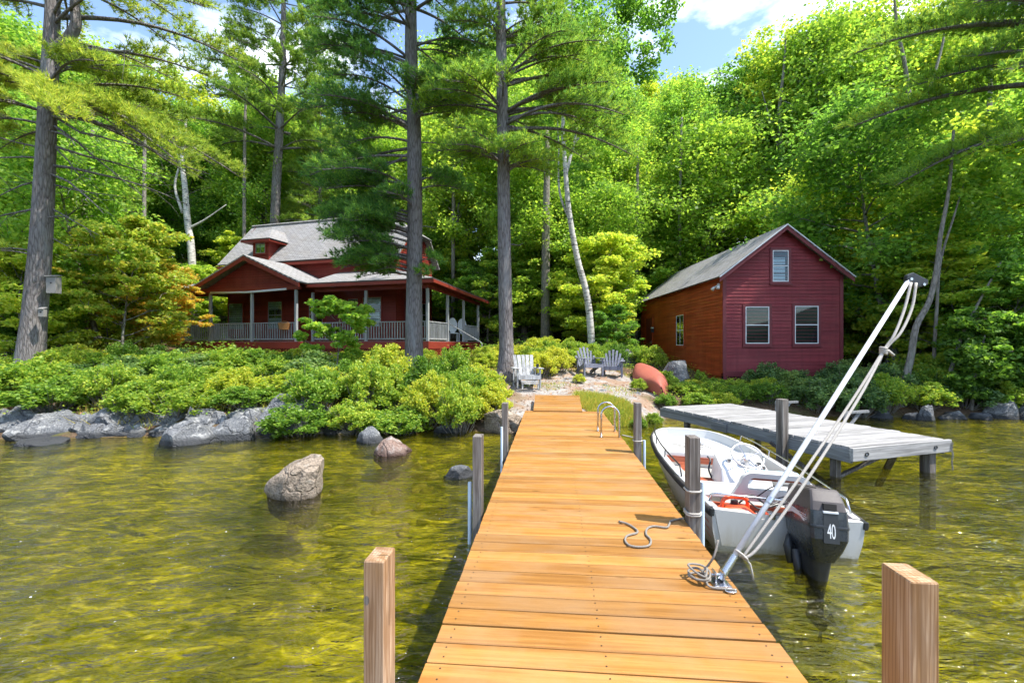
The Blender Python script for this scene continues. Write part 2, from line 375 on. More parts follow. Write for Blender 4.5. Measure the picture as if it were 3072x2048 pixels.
def ground(x, y):
    x = np.asarray(x, float); y = np.asarray(y, float)
    d = y - np.interp(x, SHX, SHY) - .22 * vnoise(x, y, 1.3, 3)
    z = np.interp(d, DD, ZZ)
    land = np.clip(d / 2.0, 0, 1)
    z = z + land * (.07 * vnoise(x, y, 1.1, 5) + .03 * vnoise(x, y, 3.7, 6)) + (1 - land) * .05 * vnoise(x, y, 1.6, 8)
    z = z - land * .20 * np.clip((x - 4) / 2, 0, 1) * np.clip((20 - y) / 6, 0, 1)
    return z
def gz(x, y): return float(ground(x, y))

def axis_pts(a, b, lo, hi, fine, n):
    c = np.arange(lo, hi + 1e-6, fine)
    l = lo - (np.linspace(0, 1, n)[1:] ** 2) * (lo - a); h = hi + (np.linspace(0, 1, n)[1:] ** 2) * (b - hi)
    return np.concatenate([l[::-1], c, h])
xs = axis_pts(-420, 420, -17, 17, .16, 34); ys = axis_pts(-430, 170, -1, 24, .16, 34)
XX, YY = np.meshgrid(xs, ys); ZG = ground(XX, YY)
nx, ny = len(xs), len(ys)
me = bpy.data.meshes.new('ground')
me.vertices.add(nx * ny); me.vertices.foreach_set('co', np.stack([XX, YY, ZG], -1).astype(np.float32).ravel())
ii = (np.arange(ny - 1)[:, None] * nx + np.arange(nx - 1)[None]).ravel()
q = np.stack([ii, ii + 1, ii + nx + 1, ii + nx], -1).astype(np.int32)
me.loops.add(q.size); me.loops.foreach_set('vertex_index', q.ravel())
me.polygons.add(len(q)); me.polygons.foreach_set('loop_start', np.arange(0, q.size, 4, dtype=np.int32))
me.polygons.foreach_set('use_smooth', np.ones(len(q), bool)); me.update(calc_edges=True)
at = me.attributes.new('granite', 'FLOAT', 'POINT')     # where bare ledge shows: along the path from the dock
pc = np.interp(YY, [9, 11, 13, 15, 18, 22], [1.6, 1.6, 1.8, 2.6, 2.2, 1.0]); pw = np.interp(YY, [9, 11, 13, 15, 17, 19], [2.1, 2.0, 2.6, 2.7, 1.6, .8])
gr = np.clip(1.35 - np.abs(XX - pc) / pw + .35 * vnoise(XX, YY, 2.3, 11), 0, 1)
gr = np.maximum(gr, np.clip(1.15 - np.abs(XX + 3.9) / 1.6, 0, 1) * np.clip(1.6 - np.abs(YY - 10.2) / .6, 0, 1))
at.data.foreach_set('value', gr.astype(np.float32).ravel())

def ground_mat():
    t = NT('ground_soil'); g = t.add('NewGeometry', out=None).outputs['Position']
    z = t.add('SeparateXYZ', {0: g}, out=2)
    a = t.add('Attribute', out=2, attribute_name='granite')
    n1 = t.noise(g, 1.4, 6, .6); n2 = t.noise(g, 22, 5, .65); n3 = t.noise(g, 5, 5, .6)
    soil = t.mix(t.ramp(n2, [(.35, (0, 0, 0)), (.65, (1, 1, 1))]), (.05, .032, .02), (.15, .10, .06))
    soil = t.mix(t.ramp(n1, [(.52, (0, 0, 0)), (.64, (.7, .7, .7))]), soil, (.075, .090, .025))
    gran = t.mix(t.ramp(n3, [(.38, (0, 0, 0)), (.62, (1, 1, 1))]), (.25, .225, .205), (.37, .35, .33))
    gran = t.mix(t.ramp(n2, [(.40, (.7, .7, .7)), (.55, (0, 0, 0))]), gran, (.20, .17, .15))
    needles = t.mix(n2, (.19, .105, .06), (.33, .23, .155))
    gran = t.mix(t.ramp(n1, [(.47, (0, 0, 0)), (.58, (.85, .85, .85))]), gran, needles)
    c = t.mix(t.ramp(a, [(.35, (0, 0, 0)), (.6, (1, 1, 1))]), soil, gran)
    # lake bed: sand with caustic light painted in as drawn-out golden streaks
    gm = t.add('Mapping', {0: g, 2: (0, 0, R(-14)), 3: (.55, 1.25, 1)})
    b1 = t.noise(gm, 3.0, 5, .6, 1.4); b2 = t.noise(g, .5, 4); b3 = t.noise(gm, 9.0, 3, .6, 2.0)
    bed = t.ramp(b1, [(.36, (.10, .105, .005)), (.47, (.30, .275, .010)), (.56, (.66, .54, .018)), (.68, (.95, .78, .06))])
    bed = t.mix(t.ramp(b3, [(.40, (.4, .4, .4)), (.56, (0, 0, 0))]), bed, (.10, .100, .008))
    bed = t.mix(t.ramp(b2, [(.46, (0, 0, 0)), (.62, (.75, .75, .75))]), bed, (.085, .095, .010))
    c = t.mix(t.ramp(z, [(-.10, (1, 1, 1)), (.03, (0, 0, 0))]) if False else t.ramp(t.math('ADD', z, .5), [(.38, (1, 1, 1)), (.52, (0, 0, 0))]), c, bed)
    return t.finish(c, .92, t.bump(t.math('ADD', n2, n3), .5, .04), 0, .15)
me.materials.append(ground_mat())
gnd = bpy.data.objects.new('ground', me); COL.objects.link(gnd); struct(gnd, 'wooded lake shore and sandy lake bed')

def water_mat():
    t = NT('lake_water'); g = t.add('NewGeometry', out=None).outputs['Position']
    m1 = t.add('Mapping', {0: g, 2: (0, 0, R(-16)), 3: (.55, 1.35, 1)})
    w1 = t.noise(m1, 1.9, 3, .5, 1.2); w2 = t.noise(m1, 6.2, 3, .55, 1.5); w3 = t.noise(m1, 19, 2, .5, .8)
    h = t.math('ADD', t.math('MULTIPLY', w1, 1.0), t.math('ADD', t.math('MULTIPLY', w2, .34), t.math('MULTIPLY', w3, .085)))
    nm = t.bump(h, .78, .16)
    fr = t.math('MULTIPLY', t.add('Fresnel', {'IOR': 1.33, 'Normal': nm}), 1.15)
    gl = t.add('BsdfGlossy', {'Color': (1, 1, 1, 1), 'Roughness': .03, 'Normal': nm})
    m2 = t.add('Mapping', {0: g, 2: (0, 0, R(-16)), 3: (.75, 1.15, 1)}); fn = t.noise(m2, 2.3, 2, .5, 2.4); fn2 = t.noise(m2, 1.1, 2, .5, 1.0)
    ridge = t.math('ABSOLUTE', t.math('SUBTRACT', fn, .5)); caustic_tint = t.ramp(ridge, [(.0, (1, 1, .80)), (.022, (.86, .87, .58)), (.07, (.50, .53, .30))])   # caustic filaments put into the tint: bright ridges, dimmer between
    tint = t.mix(t.ramp(fn2, [(.35, (0, 0, 0)), (.65, (.35, .35, .35))]), caustic_tint, (.66, .70, .42))
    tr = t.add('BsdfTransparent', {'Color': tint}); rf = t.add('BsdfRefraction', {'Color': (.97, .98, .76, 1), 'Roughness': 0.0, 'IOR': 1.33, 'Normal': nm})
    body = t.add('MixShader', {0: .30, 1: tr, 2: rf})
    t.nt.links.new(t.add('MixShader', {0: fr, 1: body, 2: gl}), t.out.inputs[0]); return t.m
b = MB(); b.poly([(-400, -420, 0), (400, -420, 0), (400, 14.5, 0), (-400, 14.5, 0)])
struct(b.build('lake_water', water_mat()), 'clear shallow lake water with small ripples')

# unseen wooded far shore behind the camera, added to darken window reflections
b = MB(); r_ = random.Random(2); pr = []
for i in range(73):
    a = math.pi + math.pi * i / 72; rad = 330; pr.append((rad * math.cos(a), rad * math.sin(a) - 20, 26 + 12 * math.sin(i * .37) + r_.uniform(-3, 3)))
for i in range(72):
    p, q = pr[i], pr[i + 1]; b.poly([(p[0], p[1], -6), (q[0], q[1], -6), (q[0] * 1.05, q[1] * 1.05, q[2] * .6), (p[0] * 1.05, p[1] * 1.05, p[2] * .6)]); b.poly([(p[0] * 1.05, p[1] * 1.05, p[2] * .6), (q[0] * 1.05, q[1] * 1.05, q[2] * .6), (q[0] * 1.4, q[1] * 1.4, q[2] * 1.3), (p[0] * 1.4, p[1] * 1.4, p[2] * 1.3)])
struct(b.build('unseen_hills', plain('unseen_far_wood', (.035, .060, .018), .95, 0, .5, .05)), 'unseen low wooded hills across the lake')
# the lake bed and water go on to the added far shore

# ------------------------------------------------------------------ new dock
DZ = 0.42                                               # deck height over the water
DK = empty('dock', (.4575, 2.044, 0), R(-4.9))
tag(DK, 'long golden plank dock running from the lake to the shore path', 'dock')
DW = .8735
def plank_mesh(name, l, w, t, mat, ch=.005):
    b = MB(); h = w / 2
    sec = [(-h, -t), (h, -t), (h, -ch), (h - ch, 0), (-h + ch, 0), (-h, -ch)]
    b.loft([[(x, y, z) for y, z in sec] for x in (-l / 2, l / 2)]); return b.mesh(name, mat)
pm = plank_mesh('plank', DW * 2, .139, .038, M['deck'])
rnd = random.Random(3)
scr = MB(); y = -3.2; k = 0
DOCK_END = 8.36
while y < DOCK_END:
    gap = (.008 if k % 3 else .011) if k % 23 else .022
    o = link('plank', pm, DK, (rnd.uniform(-.004, .004), y + .07, DZ + rnd.uniform(-.0012, .0012)), (rnd.uniform(-.004, .004), 0, rnd.uniform(-.0015, .0015)))
    for sx in (-.80, -.02, .80):
        for sy in (.035, .105):
            x0 = sx + rnd.uniform(-.008, .008); y0 = y + sy; n = 6
            scr.poly([(x0 + .0045 * math.cos(a * math.pi / 3), y0 + .0045 * math.sin(a * math.pi / 3), DZ + .0028) for a in range(n)])
    y += .139 + gap; k += 1
s_ = scr.build('screw_heads', M['darkmetal'], DK); s_['kind'] = 'stuff'
for x0, x1 in ((-DW + .02, -DW + .058), (DW - .058, DW - .02), (-.02, .02)):
    MB().box(x0, x1, -3.2, DOCK_END, DZ - .19, DZ - .041).build('joist', M['freshpost'], DK)
for yy in (-.9, 2.6, 6.2, 8.2):
    MB().box(-DW + .06, DW - .06, yy, yy + .04, DZ - .185, DZ - .042).build('cross_beam', M['freshpost'], DK)
    for x0 in (-.55, .52):
        bx_ = MB().tube([(x0, yy + .08, DZ - .06), (x0, yy + .08, -1.45)], .028, 8); bx_.build('support_pipe', M['alu'], DK, True)

# gangplank up to the ledge
RP = empty('gangplank', (.4575 + math.sin(R(4.9)) * (DOCK_END - .06) - .13, 2.044 + math.cos(R(4.9)) * (DOCK_END - .06), DZ), R(-4.9))
tag(RP, 'short narrow gangplank of pale orange planks between dock and rock ledge', 'gangplank')
rm = plank_mesh('plank', 1.10, .139, .036, M['deck'])
for i in range(8):
    link('plank', rm, RP, (0, .03 + i * .143, .040 + i * .143 * .2), (.197, 0, rnd.uniform(-.003, .003)))
for x0 in (-.5, .47):
    MB().bar((x0, 0.0, -.035), (x0, 1.10, .185), .04, .09).build('joist', M['freshpost'], RP)

# mooring posts ----------------------------------------------------
def post(name, x, y, z1, mat, label, w=.089, d=.14, rz=R(-4.9), group='timber posts along the dock'):
    b = MB(); hw, hd, c = w / 2, d / 2, .004
    sec = [(-hw + c, -hd), (hw - c, -hd), (hw, -hd + c), (hw, hd - c), (hw - c, hd), (-hw + c, hd), (-hw, hd - c), (-hw, -hd + c)]
    zb = gz(x, y) - .05 - z1
    rings = [[(a, e, zb) for a, e in sec], [(a, e, -.005) for a, e in sec], [(a * .94, e * .96, 0) for a, e in sec]]
    o = b.loft(rings).build(name, mat); o.location = (x, y, z1); o.rotation_euler = (0, 0, rz)
    return tag(o, label, 'post', group)
post('mooring_post', -.575, 1.98, 1.03, M['freshpost'], 'pale knotty timber post nearest the camera, left of the dock')
fp_ = bpy.data.objects['mooring_post']
MB().box(.0447, .0452, -.012, -.009, -.30, -.001).build('split', M['dark'], fp_)
MB().box(-.01, .042, -.0118, -.0092, .0, .0006).build('split', M['dark'], fp_)
b_ = MB(); b_.poly([(-.030 + .011 * math.cos(a) , -.0705, -.165 + .020 * math.sin(a)) for a in [2 * math.pi * k / 14 for k in range(14)]]); b_.build('knot', M['oldpost'], fp_)
post('mooring_post', 1.387, 1.59, 1.145, M['freshpost'], 'pale timber post in the bottom right corner, right of the dock')
post('mooring_post', -.332, 4.47, 1.05, M['oldpost'], 'grey grooved post left of the dock with a blue pipe, nearer of two')
post('mooring_post', -.105, 6.95, 1.05, M['oldpost'], 'thin grey timber post left of the dock near the leafy bush')
post('mooring_post', 1.535, 3.87, 1.16, M['oldpost'], 'weathered timber post with rope tied round it beside the boat')
post('mooring_post', 1.770, 6.42, 1.12, M['oldpost'], 'grey timber post by the swim ladder and the bow of the boat')

def pipe(x, y, z1, label):
    o = MB().tube([(x, y, gz(x, y) - .02), (x, y, z1 - .012), (x, y, z1)], [.019, .019, .017], 10).build('guide_pipe', M['pipe'], None, True, auto=40)
    return tag(o, label, 'pipe', 'plastic pipes standing beside the dock posts')
pipe(-.412, 4.44, .60, 'light blue plastic pipe standing beside the near grey post left of the dock')
pipe(-.155, 6.85, .70, 'light blue plastic pipe beside the thin grey post left of the dock')
pipe(1.605, 3.84, .78, 'pale plastic pipe upright against the roped post by the boat')
pipe(1.855, 6.38, .60, 'pale plastic pipe beside the grey post at the bow of the boat')

# swim ladder ------------------------------------------------------
LD = empty('swim_ladder', (1.63, 7.72, DZ), R(-4.9))
tag(LD, 'stainless swim ladder with two hoop handles at the dock edge', 'ladder')
for yy in (-.27, .27):
    pts = [(-.145, yy, 0), (-.145, yy, .36)] + [(-.145 * math.cos(a), yy, .36 + .145 * math.sin(a)) for a in [math.pi * i / 12 for i in range(1, 12)]] + [(.145, yy, .36), (.145, yy, -.02), (.215, yy, -.12), (.215, yy, -1.15)]
    MB().tube(pts, .0165, 10).build('handle', M['steel'], LD, True)
    MB().tube([(-.145, yy, .001), (-.145, yy, .008)], .034, 14).build('foot_plate', M['steel'], LD, auto=40)
for zz in (-.30, -.58, -.86):
    MB().box(.180, .25, -.26, .26, zz, zz + .03).build('rung', M['steel'], LD)

# mooring whip with its lines --------------------------------------
base = G(2154, 1744, DZ); top = P(2727, 838, 3.45)
MW = empty('mooring_whip', base)
tag(MW, 'slanting aluminium mooring pole with pulley head rising from the right dock edge', 'mooring pole')
ax = (top - base).normalized(); sd = ax.cross(Vector((0, 1, 0))).normalized()
L_ = (top - base).length
MB().tube([ax * .09, ax * L_ * .3, ax * L_], [.0175, .0175, .0155], 14).build('pole', M['alu'], MW, True)
MB().tube([ax * .02, ax * .20, ax * .205], [.0235, .0235, .0180], 14).build('socket', M['steel'], MW, auto=40)
b = MB().box(-.055, .055, -.075, .075, .001, .009); b.box(-.030, -.022, -.03, .03, .009, .075); b.box(.022, .030, -.03, .03, .009, .075)
b.build('hinge_plate', M['steel'], MW, bevel=.002)
for sx in (-.04, .04):
    for sy in (-.058, .058): MB().tube([(sx, sy, .009), (sx, sy, .018)], .007, 6).build('bolt', M['steel'], MW)
MB().tube([(-.042, 0, .048), (.042, 0, .048)], .007, 8).build('pin', M['steel'], MW)
b = MB(); T = top - base; rt = (Vector((1, 0, -.42))).normalized(); fw = Vector((0, 1, 0)); up2 = rt.cross(fw)
def headring(o): return [T + rt * x + up2 * -z + fw * o for x, z in [(-.035, -.018), (-.02, .030), (.02, .045), (.10, .022), (.135, -.012), (.125, -.045), (.06, -.050), (0, -.055)]]
b.loft([headring(-.016), headring(.016)]).build('pulley_head', M['black'], MW, bevel=.004)
for x in (0.0, .105):
    c = T + rt * x + up2 * .0; MB().tube([c - fw * .024, c + fw * .024], .011, 10).build('bolt', M['steel'], MW)
MB().tube([ax * .62, ax * .66], .023, 12).build('clamp', M['steel'], MW)

def rope(name, pts, r, label, group='ropes on and around the dock', mat=None, parent=None, n=8, cat='rope'):
    o = MB().tube(smooth_path(pts, 6), r, n).build(name, mat or M['rope'], parent, True)
    if not parent: tag(o, label, cat, group)
    return o
def onpole(px, py, t): return P(px, py, base.y + (top.y - base.y) * t)
knot = onpole(2650, 1052, .76)
o = rope('mooring_line', [P(2733, 848, 3.43), P(2712, 930, 3.38), P(2682, 1005, 3.33), knot, P(2560, 1195, 3.22), P(2400, 1430, 3.05), P(2262, 1622, 2.98), P(2230, 1668, 2.97)], .0095, 'pale rope hanging from the pole head to the pole foot, with a knot halfway')
rope('strand', [P(2748, 849, 3.42), P(2735, 925, 3.38), P(2700, 1000, 3.33), knot + Vector((.008, 0, 0)), P(2575, 1195, 3.20), P(2420, 1440, 3.02), P(2282, 1632, 2.95), P(2236, 1674, 2.95)], .0095, '', parent=o)
b = MB()
for i in range(4):
    rr = .020; c = knot + Vector((0, 0, -.018 + .012 * i)); nrm = Vector((.35, 0, 1)).normalized(); u = nrm.orthogonal().normalized(); v = nrm.cross(u)
    b.tube([c + (u * math.cos(a) + v * math.sin(a)) * rr for a in [2 * math.pi * j / 14 for j in range(15)]], .0075, 6)
b.tube([knot, knot + Vector((.035, 0, .0)), knot + Vector((.075, 0, -.035))], .011, 6); b.tube([knot, knot + Vector((-.02, 0, -.06)), knot + Vector((-.035, 0, -.105))], .008, 6)
b.build('knot', M['rope'], o, True)
b = MB(); c = ax * .64
u = ax.orthogonal().normalized(); v = ax.cross(u)
for i in range(2): b.tube([P(2222 + i * 4, 1662 + i * 5, 2.965) + (u * math.cos(a) * 1.35 + v * math.sin(a)) * .036 for a in [2 * math.pi * j / 16 for j in range(17)]], .007, 6)
b.tube([P(2236, 1676, 2.95), P(2250, 1690, 2.95), P(2256, 1715, 2.95), P(2260, 1738, 2.95)], .006, 6)
b.build('lashing', M['rope'], o, True)

# coil of rope and hardware at the pole foot
rc = random.Random(5)
pts = [base + Vector((.01, .02, .26)), base + Vector((-.03, -.01, .17)), base + Vector((-.06, .02, .09)), base + Vector((-.10, .0, .06))]
for i in range(16):
    a = i * 1.25; pts.append(base + Vector((-.115 + .055 * math.cos(a) + rc.uniform(-.015, .015), .01 + .06 * math.sin(a) + rc.uniform(-.02, .02), .014 + .006 * i * rc.uniform(.5, 1.1))))
pts += [base + Vector((-.10, -.08, .02)), base + Vector((0, -.11, .013)), base + Vector((.06, -.12, .012))]
rope('coiled_rope', pts, .0072, 'tangled coil of pale rope heaped at the foot of the slanting pole', mat=M['rope2'])
g0 = G(2192, 1776, DZ)
o = MB().tube([g0 + Vector((.032 * math.cos(a), .024 * math.sin(a), .012)) for a in [2 * math.pi * j / 18 for j in range(19)]], .005, 8).build('ring_bolt', M['steel'], None, True)
tag(o, 'small steel mooring ring lying near the dock edge below the pole', 'ring')
MB().box(g0.x - .028, g0.x + .02, g0.y - .012, g0.y + .012, DZ + .0015, DZ + .010).build('ring_plate', M['steel'], o)

# loose rope on the deck
zp = [(15, 970), (80, 990), (138, 1028), (142, 1052), (75, 1072), (60, 1106), (90, 1140), (160, 1151), (228, 1140), (240, 1100), (208, 1062), (216, 1022), (262, 1005), (350, 1014), (372, 990), (384, 968), (448, 953)]
pts = [G(1850 + a / 2.352, 1150 + c / 2.352, DZ + .012) for a, c in zp]
pts += [G(1850 + 470 / 2.352, 1150 + 950 / 2.352, DZ + .05)]
o = rope('dock_rope', pts, .0085, 'braided rope lying in an S curve on the dock planks', n=10, mat=M['rope2'])
# rope turns round the roped post
def turns(cx, cy, z, n, r, label, hw=.056, hd=.082):
    b = MB(); rz = R(-4.9); pts = []
    for i in range(n * 12 + 1):
        a = 2 * math.pi * i / 12; s = max(abs(math.cos(a)), abs(math.sin(a)))
        x, y = math.cos(a) / s * hw, math.sin(a) / s * hd
        pts.append((cx + x * math.cos(rz) - y * math.sin(rz), cy + x * math.sin(rz) + y * math.cos(rz), z + .016 * i / 12))
    o = b.tube(pts, r, 8).build('post_lashing', M['rope'], None, True); return tag(o, label, 'rope', 'ropes on and around the dock')
turns(1.535, 3.87, .50, 2, .0085, 'rope turns lashed low around the weathered post beside the boat')
turns(1.535, 3.87, .70, 1, .0085, 'single rope loop around the middle of the weathered post beside the boat')
turns(1.770, 6.42, .58, 1, .0080, 'yellowish rope loop around the grey post at the bow')
rope('bow_line', [Vector((1.80, 7.45, .46)), Vector((1.92, 7.2, .47)), Vector((1.86, 6.55, .60)), Vector((1.83, 6.50, .60))], .009, 'white line tied from the ladder foot to the grey post at the bow')

# ------------------------------------------------------------------ old grey dock
oc = Vector((4.75, 6.40, 0)); OA = .30
OD = empty('old_dock', oc, OA)
tag(OD, 'weathered grey plank platform tilted in the water beyond the boat', 'old dock')
OW, OL, OZ = 1.94, 4.40, .50
om = plank_mesh('plank', OW, .140, .036, M['greydeck'], .006)
n = int(OL / .149)
for i in range(n):
    link('plank', om, OD, (OW / 2 + rnd.uniform(-.014, .014), .075 + i * .149, OZ + rnd.uniform(-.006, .005)), (rnd.uniform(-.008, .008), rnd.uniform(-.003, .003), rnd.uniform(-.006, .006)))
MB().box(-.005, .04, -.02, OL, OZ - .225, OZ - .040).build('side_beam', M['greybeam'], OD, bevel=.006)
MB().box(-.030, -.007, .42, 1.05, OZ - .235, OZ - .055).build('beam_plate', M['greybeam'], OD, bevel=.004)
MB().box(-.030, -.007, 2.3, 2.7, OZ - .230, OZ - .070).build('beam_plate', M['greybeam'], OD, bevel=.004)
MB().box(OW - .04, OW + .005, -.02, OL, OZ - .225, OZ - .040).build('side_beam', M['greybeam'], OD, bevel=.006)
MB().box(-.04, OW + .07, -.075, -.022, OZ - .19, OZ - .006).build('end_beam', M['greydeck'], OD, bevel=.006)
MB().box(.06, OW - .06, 2.0, 2.05, OZ - .22, OZ - .042).build('cross_beam', M['greybeam'], OD)
def ow(x, y):                                           # old-dock local to world
    c, s = math.cos(OA), math.sin(OA); return oc.x + c * x - s * y, oc.y + s * x + c * y
def oleg(x, y, w=.10):
    zb = gz(*ow(x, y)) - .05
    MB().box(x - w / 2, x + w / 2, y - w / 2, y + w / 2, zb, OZ - .045).build('leg', M['oldpost'], OD, bevel=.006)
oleg(OW - .24, .06, .14); oleg(OW - .1, 3.4); oleg(.12, 3.6); oleg(.12, .3)
for a, c in (((.25, .15, -.35), (-.02, 1.3, OZ - .2)), ((OW - .9, .10, OZ - .2), (OW - .35, .7, -.4)), ((-.20, .55, -.30), (.55, -.0, OZ - .19))):
    MB().bar(a, c, .09, .035).build('brace', M['oldpost'], OD)
px_, py_ = ow(-.09, 1.02)
post('mooring_post', px_, py_, 1.06, M['oldpost'], 'grey square post standing against the old platform behind the boat', .125, .13, OA)
for (x, y, c, l) in ((OW + .055, 3.05, .48, 'broken grey bracket rail at the far edge of the old platform, further one'), (OW + .055, 1.55, .50, 'broken grey bracket rail at the far edge of the old platform, nearer one')):
    wx, wy = ow(x, y); o = empty('cleat_bracket', (wx, wy, OZ - .15), OA)
    tag(o, l, 'bracket', 'grey wooden brackets on the old platform')
    MB().box(-.02, .02, -.02, .02, 0, .36).build('upright', M['greybeam'], o)
    MB().box(.022, .60, -.02, .02, .30, .345).build('rail', M['greybeam'], o)
    MB().bar((.10, .022, .02), (.42, .022, .32), .03, .05).build('brace', M['greybeam'], o)
for x in (.22, OW - .30):
    b = MB(); b.tube([(x + .032 * math.cos(a), -.082, OZ - .10 + .026 * math.sin(a)) for a in [2 * math.pi * j / 14 for j in range(15)]], .006, 6)
    b.build('iron_ring', M['darkmetal'], OD, True)
cx_, cy_ = ow(OW + .05, -.09)
b = MB(); z = OZ - .06; i = 0
while z > .02:
    u = (1, 0) if i % 2 else (0, 1)
    b.tube([(cx_ + .010 * math.cos(a) * u[0] + .006 * math.sin(z * 30), cy_ + .010 * math.cos(a) * u[1], z + .019 * math.sin(a)) for a in [2 * math.pi * j / 8 for j in range(9)]], .004, 5); z -= .028; i += 1
tag(b.build('hanging_chain', M['greybeam'], None, True), 'short rusty chain hanging from the near right corner of the old platform', 'chain')

# ------------------------------------------------------------------ motor boat
BT = empty('motor_boat', (2.52, 4.20, -.03), R(-8))
BT.rotation_euler = (R(.3), R(2.6), R(-8))
tag(BT, 'small white open motor boat moored along the right side of the dock', 'boat')
ST = [(0, .66, .385, .60, .00, -.10), (.5, .71, .385, .64, .00, -.12), (1.0, .75, .385, .67, .00, -.13), (1.6, .775, .39, .68, .02, -.13), (2.2, .78, .395, .66, .05, -.12),
      (2.8, .75, .41, .58, .09, -.08), (3.25, .69, .42, .47, .14, -.03), (3.55, .61, .43, .37, .19, .03), (3.78, .50, .435, .27, .24, .09), (3.92, .36, .44, .17, .29, .17), (3.99, .20, .44, .09, .33, .25), (4.01, .05, .44, .02, .37, .33)]
def sect(y):
    a = np.array(ST); return [float(np.interp(y, a[:, 0], a[:, i])) for i in range(1, 6)]
b = MB()
rings = []
for (y, bg_, s, bc, cz, kz) in ST:
    mid = lambda a, c, t: a + (c - a) * t
    rings.append([(-bg_, y, s), (-mid(bg_, bc, .45) - .012, y, mid(s, cz, .5)), (-bc, y, cz), (-bc * .55, y, mid(cz, kz, .40)), (0, y, kz), (bc * .55, y, mid(cz, kz, .40)), (bc, y, cz), (mid(bg_, bc, .45) + .012, y, mid(s, cz, .5)), (bg_, y, s)])
b.loft(rings, True, True, closed=False)
FZ = .09
def liner(y, fz):
    bg_, s = sect(y)[:2]; w = .075; i = max(.02, bg_ - w)
    return [(-bg_, y, s), (-bg_ + .012, y, s + .016), (-i, y, s + .016), (-max(.01, i - .03), y, fz), (max(.01, i - .03), y, fz), (i, y, s + .016), (bg_ - .012, y, s + .016), (bg_, y, s)]
ysn = [.0, .06] + [.0601] + [i * .25 + .25 for i in range(10)] + [2.749]
rr = []
for y in [.06, .3, .6, 1.0, 1.4, 1.8, 2.2, 2.6, 2.78]: rr.append(liner(y, FZ))
for y in [2.781, 3.0, 3.25, 3.45, 3.62, 3.76, 3.86]: rr.append(liner(y, sect(y)[1] - .115))
b.loft(rr, False, False, closed=False)
for sgn in (-1,):                                        # bow cap and transom cap
    pass
bw = [(x, y, s + .016) for (y, x, s) in [(3.86, -sect(3.86)[0] + .012, sect(3.86)[1]), (3.95, -.28, .44), (4.0, -.10, .44), (4.0, .10, .44), (3.95, .28, .44), (3.86, sect(3.86)[0] - .012, sect(3.86)[1])]]
b.poly(list(reversed(bw)))
i86 = sect(3.86)[0] - .075
b.poly([(-i86 + .03, 3.861, sect(3.86)[1] - .115), (i86 - .03, 3.861, sect(3.86)[1] - .115), (i86, 3.861, sect(3.86)[1] + .016), (-i86, 3.861, sect(3.86)[1] + .016)])
hull = b.build('hull', M['hull'], BT, auto=38)
# transom with motor notch
b = MB()
tw = .64
prof = [(-tw, .395), (-.32, .385), (-.24, .34), (.32, .34), (.40, .385), (tw, .395), (.56, .06), (-.56, .06)]
b.loft([[(x, y, z) for x, z in prof] for y in (-.006, .065)])
b.build('transom', M['hull'], BT, auto=30)
for s in (-1, 1):
    pts = [(s * (sect(y)[0] + .008), y, sect(y)[1] - .02) for y in np.linspace(.0, 3.9, 26)]
    rb = MB(); rings = []
    for p in pts: rings.append([(p[0] + s * dx, p[1], p[2] + dz) for dx, dz in ((-.012, -.045), (.016, -.036), (.022, 0), (.016, .028), (-.012, .034))])
    rb.loft(rings).build('rub_rail', M['rubrail'], hull, True)
# gunwale corner blocks
for s in (-1, 1):
    MB().box(s * .66 - .02, s * .66 + .02, -.012, .05, .33, .40).build('corner_guard', M['black'], hull, bevel=.006)
# foredeck edge, thwart, console
MB().box(-.60, .60, 2.735, 2.785, FZ + .002, sect(2.78)[1] - .112).build('deck_front', M['gel'], BT, bevel=.008)
MB().box(-.56, .56, 2.70, 2.733, FZ + .06, FZ + .15).build('deck_trim', M['mahogany'], BT)
MB().box(-.55, -.15, 1.35, 1.8, FZ + .004, FZ + .11).build('floor_locker', M['mahogany'], BT, bevel=.006)
c = MB()
def crr(cx, cy, w, l, z, r=.05, n=4, sx=0, sy=0):        # rounded rectangle ring
    o = []
    for qx, qy, a0 in ((1, 1, 0), (-1, 1, 90), (-1, -1, 180), (1, -1, 270)):
        for k in range(n + 1):
            a = R(a0 + 90 * k / n); o.append((cx + qx * (w / 2 - r) + r * math.cos(a), cy + qy * (l / 2 - r) + r * math.sin(a), z))
    return o
def tiltring(ring, ang, cy, dz0=0): return [(x, y, z + (y - cy) * math.tan(ang) + dz0) for x, y, z in ring]
CXc = .16
c.loft([crr(CXc, 1.62, .66, .52, FZ + .001), crr(CXc, 1.66, .60, .46, .30), tiltring(crr(CXc, 1.68, .56, .40, .46), .35, 1.68), tiltring(crr(CXc, 1.68, .50, .34, .485, .06), .35, 1.68)])
con = c.build('console', M['gel'], BT, auto=35)
MB().loft([crr(CXc, 1.345, .40, .02, FZ + .02, .008), crr(CXc, 1.375, .34, .02, .24, .008)]).build('console_opening', M['dark'], con, bevel=.0)
wc = Vector((CXc + .02, 1.52, .585)); wn = Vector((0, -.62, .78)); u = Vector((1, 0, 0)); v = wn.cross(u)
circ = lambda r, n=40: [wc + (u * math.cos(a) + v * math.sin(a)) * r for a in [2 * math.pi * j / n for j in range(n + 1)]]
sw = MB().tube(circ(.185), .0125, 8).build('steering_wheel', M['steel'], con, True)
for k in range(4):
    a = math.pi / 2 * k + .4; MB().tube([wc - wn * .04, wc + (u * math.cos(a) + v * math.sin(a)) * .183], .007, 6).build('spoke', M['steel'], sw)
MB().tube([wc - wn * .14, wc - wn * .06, wc - wn * .03, wc - wn * .02], [.055, .05, .04, .015], 14).build('hub', M['steel'], sw, auto=40)
